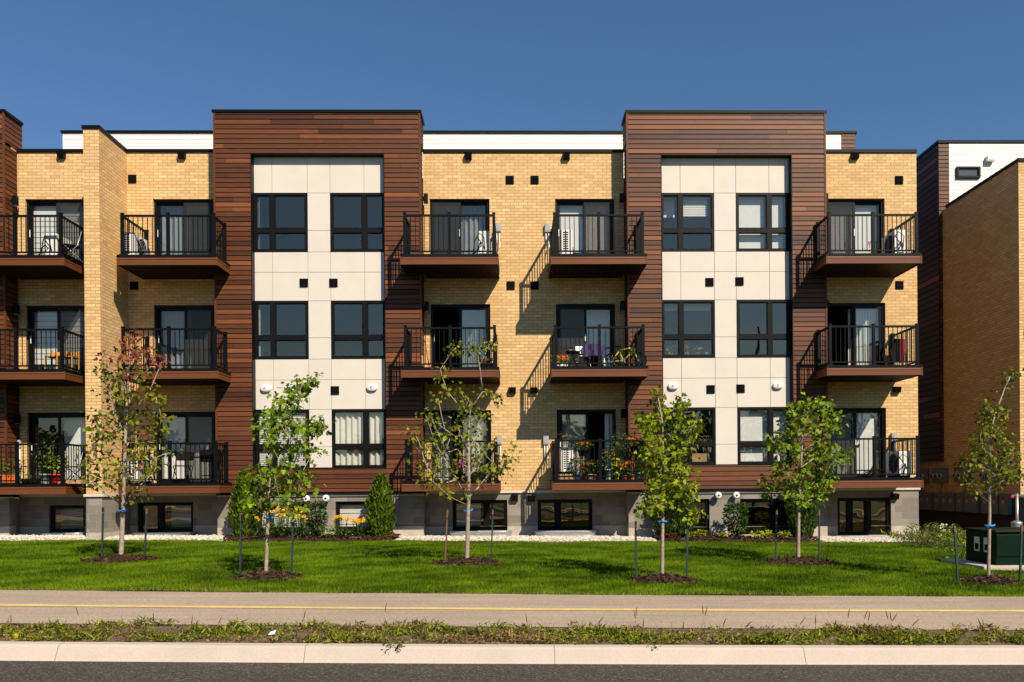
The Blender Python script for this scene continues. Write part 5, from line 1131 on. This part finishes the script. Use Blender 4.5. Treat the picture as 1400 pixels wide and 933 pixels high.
def cedar(lb, x, ytop, w, Y=21.35, n=3400, lo=(.025, .055, .004), hi=(.16, .22, .008)):
    p = at(x, 735, Y); X = p.x; z0 = bedz(X); H = at(x, ytop, Y).z-z0; Wd = (at(x+w/2, 700, Y).x-X)
    o = thing('cedar_shrub', lb, 'cedar', (X, Y, z0), 'columnar cedars against the block wall')
    b = MB(); b.tube([(X, Y, z0-.1), (X+.01, Y, z0+H*.5), (X, Y, z0+H*.92)], [.03, .02, .006], 7); b.build('trunk', M_bark, o)
    h = rng.random(n)**.9; prof = lambda h: (np.clip(.72+1.1*h, 0, 1)*np.clip((1.02-h)*1.75, 0, 1)**.62)
    th = rng.random(n)*6.283; lump = 1+.12*np.sin(th*3+h*9)+.09*np.sin(th*5-h*17); q = (.55+.47*np.sqrt(rng.random(n))); r = Wd*prof(h)*q*lump
    P = np.c_[X+r*np.cos(th), Y+r*np.sin(th)*.9, z0+h*H*.97]; D = np.c_[np.cos(th)*.55, np.sin(th)*.55, np.full(n, .95)]+rng.normal(size=(n, 3))*.28
    Nn = np.c_[np.cos(th), np.sin(th), np.full(n, .2)]+rng.normal(size=(n, 3))*.5
    V, k, C = leafcloud(P, Nn, D, .11*(.6+.7*rng.random(n)), tint(n, lo, hi, .4, (.12, .10, .03), .02), [(0, 0), (.16, .25), (.1, .5), (.17, .7), (0, 1), (-.17, .7), (-.1, .5), (-.16, .25)])
    rawmesh('foliage', [(V, k, C, 0)], M_leaf, o)
cedar('bright green columnar cedar left of the yellow flowers', 335, 645, 36, 21.3); cedar('tall narrow cedar right of the pale blind basement window', 521, 650, 34, 21.35)
cedar('dark squat cedar behind the dense yellow green tree', 921, 668, 52, 21.4, lo=(.015, .04, .006), hi=(.07, .13, .015)); cedar('dark columnar cedar behind the tree at the right brown bay', 1096, 650, 36, 21.35, lo=(.015, .04, .006), hi=(.08, .14, .015))
def bush(lb, x, y1, w, Y=21.15, n=420, size=.075, name='leafy_shrub', lo=(.02, .05, .012), hi=(.08, .14, .03), shape=OVAL, group='leafy shrubs in the beds', fl=None, nfl=0, flsize=.05, cat='shrub', flz=None, stems=True):
    p = at(x, 735, Y); X = p.x; z0 = bedz(X); H = at(x, y1, Y).z-z0; Wd = at(x+w/2, 700, Y).x-X; o = thing(name, lb, cat, (X, Y, z0), group); M4 = np.array((X, Y, z0))
    pr, fp, sb = shoots(n, Wd*.85, H, .02, size, lo, hi, shape)
    rawmesh('foliage', [(t[0]+M4, *t[1:]) for t in pr], M_leaf, o); sb.v = [(a+X, c+Y, d+z0) for a, c, d in sb.v]; sb.build('stems', M_soffit, o)
    if fl is not None:
        c0 = np.c_[(rng.random(nfl)-.5)*2*Wd*1.05, (rng.random(nfl)-.5)*Wd, flz[0]+(flz[1]-flz[0])*rng.random(nfl)]+M4; st = MB(); PP = []; DD = []
        for c in c0:
            st.tube([(X+(c[0]-X)*.5, Y+(c[1]-Y)*.5, z0+.05), tuple(c)], .004, 4)
            for a in range(9): PP.append(c); DD.append((math.cos(a*.698), math.sin(a*.698)*.8-.0, .12-.55*math.sin(a*.698)*-1))
        PP = np.array(PP); DD = np.array(DD)+rng.normal(size=(len(PP), 3))*.12; NN = np.tile([[0, 0, 1.]], (len(PP), 1))
        V, k, C = leafcloud(PP, NN, DD, np.full(len(PP), flsize), tint(len(PP), np.array(fl)*.85, fl, .25), OVAL); cv, ck, cc = leafcloud(np.repeat(c0, 6, 0)+[0, 0, .012], unit(6*nfl, 1), unit(6*nfl), np.full(6*nfl, .018), np.tile([[.06, .025, .01]], (6*nfl, 1)), OVAL)
        rawmesh('blossoms', [(V, k, C, 0), (cv, ck, cc, 0)], M_petal, o); st.build('flower_stems', M_stem, o)
    return o
bush('upright broad leaved shrub between yellow flowers and the pale blind window', 433, 688, 26, 21.2, 900, .085); bush('upright dark shrub below the two white pipe ends in the right bed', 1006, 690, 30, 21.2, 950, .085, lo=(.015, .045, .008), hi=(.08, .14, .02))
YF = (.95, .60, .015); gf = 'clumps of yellow flowers in the left bed'; gk = dict(name='flower_clump', cat='flowers', group=gf, n=130, size=.11, lo=(.025, .06, .010), hi=(.09, .16, .02), shape=LANCE, fl=YF, flsize=.062)
bush('smallest yellow flower clump left of the young tree trunk', 355, 716, 18, 20.98, nfl=14, flz=(.48, .58), **gk); bush('yellow flower clump just right of the young tree trunk', 378, 716, 24, 20.98, nfl=28, flz=(.52, .75), **gk)
bush('tallest dense yellow flower clump before the slatted blind', 393, 714, 24, 21.05, nfl=32, flz=(.55, .85), **gk); bush('yellow flower clump beside the right stake', 412, 713, 20, 21.0, nfl=32, flz=(.5, .80), **gk)
bush('low yellow flower clump under the left side of the pale blind window', 466, 724, 20, 21.1, nfl=22, flz=(.42, .56), **gk); bush('low yellow flower clump under the right side of the pale blind window', 488, 724, 18, 21.1, nfl=22, flz=(.36, .50), **gk)
bush('low green leafy clump right of the upright shrub', 447, 723, 22, 20.95, 150, .11, name='leaf_clump', shape=LANCE, cat='plant', lo=(.04, .09, .012), hi=(.13, .22, .02))
for x, y1, w, lb in ((944, 728, 13, 'small lime plant nearest the dark squat cedar'), (960, 727, 14, 'small lime plant under the right part of the dark window'), (987, 731, 11, 'small lime plant left of the upright dark shrub'), (1036, 728, 17, 'small lime plant right of the upright dark shrub'), (1050, 728, 9, 'tiny lime plant under the window mullion'), (1072, 728, 15, 'small lime plant beside the dark columnar cedar')):
    bush(lb, x, y1, w, 21.05, 90, .07, name='lime_plant', group='small lime plants in the right bed', cat='plant', lo=(.16, .22, .012), hi=(.38, .42, .03))
bush('small red leaved plant at the foot of the dark squat cedar', 917, 730, 12, 21.0, 60, .06, name='red_plant', group=None, cat='plant', lo=(.12, .03, .01), hi=(.3, .06, .02))

# ---- gravel
n = 14000; X = rng.uniform(-17, 10.95, n); Yg = rng.uniform(20.88, 22.38, n); keep = ~(((X > px(306, 737, 21.3)) & (X < px(550, 737, 21.3))) | ((X > px(891, 737, 21.3)) & (X < px(1119, 737, 21.3)))); keep &= ~((X > FX0) & (X < FX1) & (Yg > YFIN)); X, Yg = X[keep], Yg[keep]; n = len(X)
base = np.c_[X, Yg, .19+SL*X+.05*np.clip((Yg-20.88)/.3, 0, 1)]; oc = np.array([(1, 0, 0), (0, 1, 0), (-1, 0, 0), (0, -1, 0), (0, 0, 1), (0, 0, -1)], float); fc = [(0, 1, 4), (1, 2, 4), (2, 3, 4), (3, 0, 4), (1, 0, 5), (2, 1, 5), (3, 2, 5), (0, 3, 5)]
Vs = base[:, None, :]+oc[None]*(.018+.03*rng.random((n, 1, 1)))*(.6+.8*rng.random((n, 6, 1)))*np.array([1, 1, .7]); ang = rng.random(n)
V = Vs[:, np.array(fc).ravel(), :].reshape(-1, 3); cst = tint(n, (.50, .44, .36), (.80, .74, .64), .2)
setting(rawmesh('gravel', [(V, 3, np.repeat(cst, 8, 0), 0)], M_leaf), 'stuff', 'pale crushed stone strip along the foot of the building', 'gravel')

# ---- lawn blades
def patchy(X, Y, seed, f):
    g = np.random.default_rng(seed); o = np.zeros_like(X)
    for k in range(7):
        a, c, d = g.uniform(.5, 2.2, 3)*f; p = g.uniform(0, 6.3, 2); o += np.sin(a*X+p[0]+1.3*np.sin(c*Y*1.6+p[1]))*np.cos(d*Y*1.5-c*X*.7+p[1])
    return o/2.6
def lawn_hv(x, y):
    return np.array([lawn_h(a, c)+gz(a) for a, c in zip(x, y)])
n = 560000; Yb = 10.75+10.4*rng.random(n)**1.15; Xb = (rng.random(n)*2-1)*(Yb*.72+1.6)+.02*Yb+.6
pf = np.array([e_pf(v) for v in np.linspace(-20, 20, 400)]); edge_y = np.interp(Xb, np.linspace(-20, 20, 400), pf)
keep = (Yb > edge_y-.03-.05*np.sin(Xb*5+2*np.sin(Xb*1.9))*rng.random(n)) & (Yb < 20.90+.04*np.sin(Xb*4))
for b0, w in zip(BASES, MW): keep &= ((Xb-b0.x)/(w*.97))**2+((Yb-b0.y)/(w*.83))**2 > 1
for xa, xb_ in ((308, 548), (893, 1118)): keep &= ~((Xb > px(xa, 737, 21)) & (Xb < px(xb_, 737, 21)) & (Yb > 20.78))
keep &= ~((Xb > pc.x-.33) & (Yb > pc.y-.15) & (Yb < pc.y+1.3)); keep &= ~((Xb > 9.6+.0*Yb) & (Yb > 18.6-(Xb-9.6)*2.4)) 
Xb, Yb, edge_y = Xb[keep], Yb[keep], edge_y[keep]; n = len(Xb)
pn = .5+.5*np.sin(Xb*.8+1.3*np.sin(Yb*.7))*np.sin(Yb*1.1+.6*np.sin(Xb*.5)); pn2 = .5+.5*np.sin(Xb*3.1+2*np.sin(Yb*2.3))*np.sin(Yb*3.7+Xb*.9)
Pg = np.c_[Xb, Yb, lawn_hv(Xb, Yb)-.005]; D = np.c_[rng.normal(size=n)*.45, rng.normal(size=n)*.45, np.full(n, 1.0)]; Nn = np.c_[rng.normal(size=n), -np.abs(rng.normal(size=n))-.4, np.full(n, .1)]
big = patchy(Xb, Yb, 21, .9); mid = patchy(Xb, Yb, 22, 3.2); t = np.clip(.30+.24*big+.27*mid+.22*pn2*0+.5*(rng.random(n)-.35), 0, 1)[:, None]; C = np.array([.024, .058, .0012])*(1-t)+np.array([.175, .275, .008])*t; k = rng.random(n) < .02+.05*(patchy(Xb, Yb, 25, 2.0) > .9)+.25*(Yb < edge_y+.10); C[k] = np.array([.30, .23, .06])*(.6+.6*rng.random((k.sum(), 1)))
ln = .028+.040*rng.random(n); D /= np.linalg.norm(D, axis=1, keepdims=True); Xc = np.cross(D, Nn); Xc /= np.linalg.norm(Xc, axis=1, keepdims=True); wd = .0042
V = np.stack([Pg-Xc*wd, Pg+Xc*wd, Pg+D*ln[:, None]], 1).reshape(-1, 3)
setting(rawmesh('grass', [(V, 3, C, 0)], M_blade), 'stuff', 'mown green lawn between the path and the building', 'grass')
# ---- verge weeds
n = 90000; Xv = rng.uniform(-7.2, 7.2, n); ek = np.array([e_kerb(v) for v in np.linspace(-8, 8, 200)]); en = np.array([e_pn(v) for v in np.linspace(-8, 8, 200)]); gx_ = np.linspace(-8, 8, 200)
a0 = np.interp(Xv, gx_, ek)+.165; a1 = np.interp(Xv, gx_, en)-.03; v_ = rng.random(n); Yv = a0+(a1-a0)*v_
dens = patchy(Xv, Yv, 3, 2.2); fine = patchy(Xv, Yv, 5, 7.0); brown = patchy(Xv, Yv, 8, 1.4)
keep = rng.random(n) < np.clip(.30+.62*dens+.55*fine-.25*(v_ > .8), .015, 1); Xv, Yv, dens, fine, brown = Xv[keep], Yv[keep], dens[keep], fine[keep], brown[keep]; n = len(Xv)
hump = np.clip(.5+.6*fine+.3*dens, 0, 1.2)
zv = .145+SL*Xv; D = np.c_[rng.normal(size=n)*.9, rng.normal(size=n)*.9, .15+rng.random(n)*.8]; Nn = unit(n, .6); dry = rng.random(n) < np.clip(.22+.45*brown, .05, .85)
C = tint(n, (.04, .065, .004), (.28, .31, .015), .5); C[dry] = tint(dry.sum(), (.10, .045, .02), (.42, .28, .12), .5); PV = np.c_[Xv, Yv, zv+rng.random(n)*.055*hump]
br = rng.random(n) < .6; pr = []
for msk, shp, sz in ((br, OVAL, .026), (~br, LANCE, .062)):
    V, k, c = leafcloud(PV[msk], Nn[msk], D[msk], sz*(.5+.9*rng.random(msk.sum())), C[msk], shp); pr.append((V, k, c, 0))
n = 900; Xv = rng.uniform(-7, 7, n); Yv = np.interp(Xv, gx_, ek)+.2+rng.random(n)*.75; kk = patchy(Xv, Yv, 5, 7.0) > .1; Xv, Yv = Xv[kk], Yv[kk]; n = len(Xv); D = np.c_[rng.normal(size=n)*.45, rng.normal(size=n)*.4, np.ones(n)]
C = tint(n, (.07, .09, .008), (.26, .28, .02), .4, (.34, .22, .09), .4); V, k, c = leafcloud(np.c_[Xv, Yv, .145+SL*Xv+.02], unit(n, .2), D, .05+.10*rng.random(n)**2, C, [(0, 0), (.05, .3), (0, 1), (-.05, .3)]); pr.append((V, k, c, 0))
setting(rawmesh('weeds', pr, M_leaf), 'stuff', 'patchy green and dry brown weeds between kerb and path', 'weeds')
# taller dry seed stalks standing in the verge
b = MB(); 
stalks = [(106, 838), (416, 843), (527, 833), (820, 850), (868, 842), (870, 838), (961, 836), (965, 838), (990, 852), (1022, 855), (1096, 851), (1160, 841), (1183, 843), (1188, 845), (1213, 843), (1218, 845), (1222, 846), (1340, 853), (15, 849), (210, 846), (262, 851), (300, 850), (720, 848), (1115, 850), (1250, 853)]
for k, (x, y) in enumerate(stalks):
    q0 = gp(x-2+random.uniform(-4, 4), 862+random.uniform(0, 8), .145); q = at(x, y, q0.y+random.uniform(-.03, .03)); mid = q0.lerp(q, .55)+Vector((random.uniform(-.02, .02), 0, .02))
    o = thing('grass_stalk', '', 'weed stalk', q0, 'dry seed stalks in the verge'); o['label'] = 'thin dry seed stalk standing above the verge weeds'
    s_ = MB(); s_.tube([q0, mid, q], [.003, .0025, .002], 5); s_.build('stem', M_woodl, o); s_ = MB(); d = (q-mid).normalized(); s_.tube([q-d*.03, q, q+d*.045, q+d*.07], [.0025, .0055, .0045, .001], 5); s_.build('seed_head', M_rust, o)
def weedpatch(name, lb, x, y, n, w, h, size, lo, hi, shape, fl=None, nfl=0, hgt=.14, cat='weed', rxx=1.0, droop=.2):
    q = gp(x, y, hgt); o = thing(name, lb, cat, q); pr, fp, sb = shoots(n, w, h, .0, size, lo, hi, shape, fl=fl, nfl=nfl, flsize=.03, rx=rxx, droop=droop); mv = lambda t: (t[0]+np.array(q), *t[1:])
    rawmesh('foliage', [mv(t) for t in pr], M_leaf, o); sb.v = [(a+q.x, c+q.y, d+q.z) for a, c, d in sb.v]; sb.build('stems', M_stem, o)
    if fp: rawmesh('blossoms', [mv(fp)], M_petal, o)
weedpatch('kerb_weed', 'straggling weed hanging over the kerb left of centre', 540, 885, 46, .09, .06, .034, (.06, .08, .01), (.2, .22, .03), OVAL, droop=.8); weedpatch('kerb_weed', 'small dry weed hanging over the kerb right of centre', 897, 885, 14, .06, .04, .045, (.10, .09, .02), (.26, .22, .06), LANCE, droop=.5)
for x, y, lb in ((131, 853, 'small yellow dandelion at the edge of the path on the left'), (25, 868, 'small yellow dandelion at the far left of the verge'), (1297, 864, 'cluster of yellow dandelions in the verge on the right')):
    weedpatch('dandelion', lb, x, y+5, 16, .05, .05, .06, (.05, .09, .015), (.14, .2, .03), LANCE, fl=(.9, .6, .01), nfl=5 if x > 1000 else 2, cat='dandelion')
q = gp(372, 875, .15); b = MB(); b.face([(q.x-.03, q.y-.02, q.z+.05), (q.x+.03, q.y-.025, q.z+.06), (q.x+.035, q.y+.02, q.z+.09), (q.x-.02, q.y+.02, q.z+.075)]); b.face([(q.x-.03, q.y-.02, q.z+.05), (q.x-.02, q.y+.02, q.z+.075), (q.x-.045, q.y+.01, q.z+.045)]); tag(b.build('paper_scrap', M_plast, origin=q), 'scrap of white paper caught in the verge weeds', 'litter')
# ---- wild strip and bush at the alley
n = 5200; Xw = rng.uniform(9.9, 13.9, n); Yw = rng.uniform(16.0, 21.8, n); keep = (Yw > 19.9-(Xw-10.2)*2.2) & ~((Xw > pc.x-.4) & (Yw > pc.y-.25) & (Yw < pc.y+1.4)); Xw, Yw = Xw[keep], Yw[keep]; n = len(Xw); D = np.c_[rng.normal(size=n)*.6, rng.normal(size=n)*.6, .4+rng.random(n)]; C = tint(n, (.05, .085, .012), (.22, .27, .03), .4, (.30, .20, .09), .2)
V, k, c = leafcloud(np.c_[Xw, Yw, .15+SL*Xw+rng.random(n)*.22], unit(n, .5), D, .13*(.5+rng.random(n)), C, LANCE); setting(rawmesh('wild_growth', [(V, k, c, 0)], M_leaf), 'stuff', 'wild weeds and long grass at the mouth of the alley', 'weeds')
for x, y, w, h, lb, lo, hi, fl in ((1312, 768, .38, .62, 'bushy feathery green weed bush left of the transformer cabinet', (.06, .11, .012), (.22, .30, .03), None), (1262, 752, .34, .62, 'tall ragged weeds at the corner of the grey block wall', (.07, .10, .015), (.24, .26, .04), None), (1290, 752, .34, .6, 'weeds with small white blooms between the two buildings', (.05, .09, .012), (.18, .22, .03), (.8, .78, .7))):
    weedpatch('wild_bush', lb, x, y, 420, w, h, .10, lo, hi, LANCE, fl=fl, nfl=14 if fl else 0, hgt=.14, cat='wild bush')
q = gp(1295, 764, .2); b = MB(); b.lathe([(0, -.045), (.03, -.035), (.045, 0), (.03, .035), (0, .045)], 14); o = b.build('ball', plain('lime_plastic', (.12, .75, .05), .4, .5), origin=(0, 0, 0)); o.location = (q.x, q.y, q.z); tag(o, 'small lime green ball lying at the edge of the weeds', 'ball')
# ---- pole across the street, mirrored in one window
xp, yp = 16.2, -10.0; o = thing('utility_pole', 'wooden utility pole across the street mirrored in an upper window', 'utility pole', (xp, yp, .1)); b = MB(); b.tube([(xp, yp, 0), (xp, yp, 6), (xp+.05, yp, 11.9)], [.19, .17, .14], 12); b.build('pole', M_rust, o)
b = MB(); b.tube([(xp, yp, 9.4), (xp-1.2, yp+.3, 10.2), (xp-2.2, yp+.5, 10.4), (xp-2.4, yp+.5, 11.2)], [.09, .07, .05, .04], 8); b.build('bracket_arm', M_rust, o)
b = MB()
for z0_, sag in ((10.0, .5), (9.4, .6), (8.8, .7)): b.tube([(xp-30+6*k, yp, z0_+sag*(((k-5)/5)**2-1)*(1 if 0 < k < 10 else 0)) for k in range(11)], .018, 5); b.tube([(xp+6*k-0, yp, z0_-sag*(1-((k-5)/5)**2)) for k in range(11)], .018, 5)
b.build('wires', M_slot, o)
n = 45000; Xt = rng.uniform(-110, 110, n); Ht = 6+4*np.clip(Xt/16, 0, 1)+1.2*np.sin(Xt*.21)+1.2*np.sin(Xt*.53+1)+.9*np.sin(Xt*1.3+2); hz_ = rng.random(n)**.8
V, k, c = leafcloud(np.c_[Xt, -32-6*rng.random(n), .3+hz_*Ht], unit(n, .4), unit(n, -.2), .42*(.5+rng.random(n)), tint(n, (.012, .028, .006), (.05, .085, .015), .4), MAPLE)
setting(rawmesh('treeline', [(V, k, c, 0)], M_leaf), 'stuff', 'far dark treeline across the street, seen mirrored in the glass', 'trees')
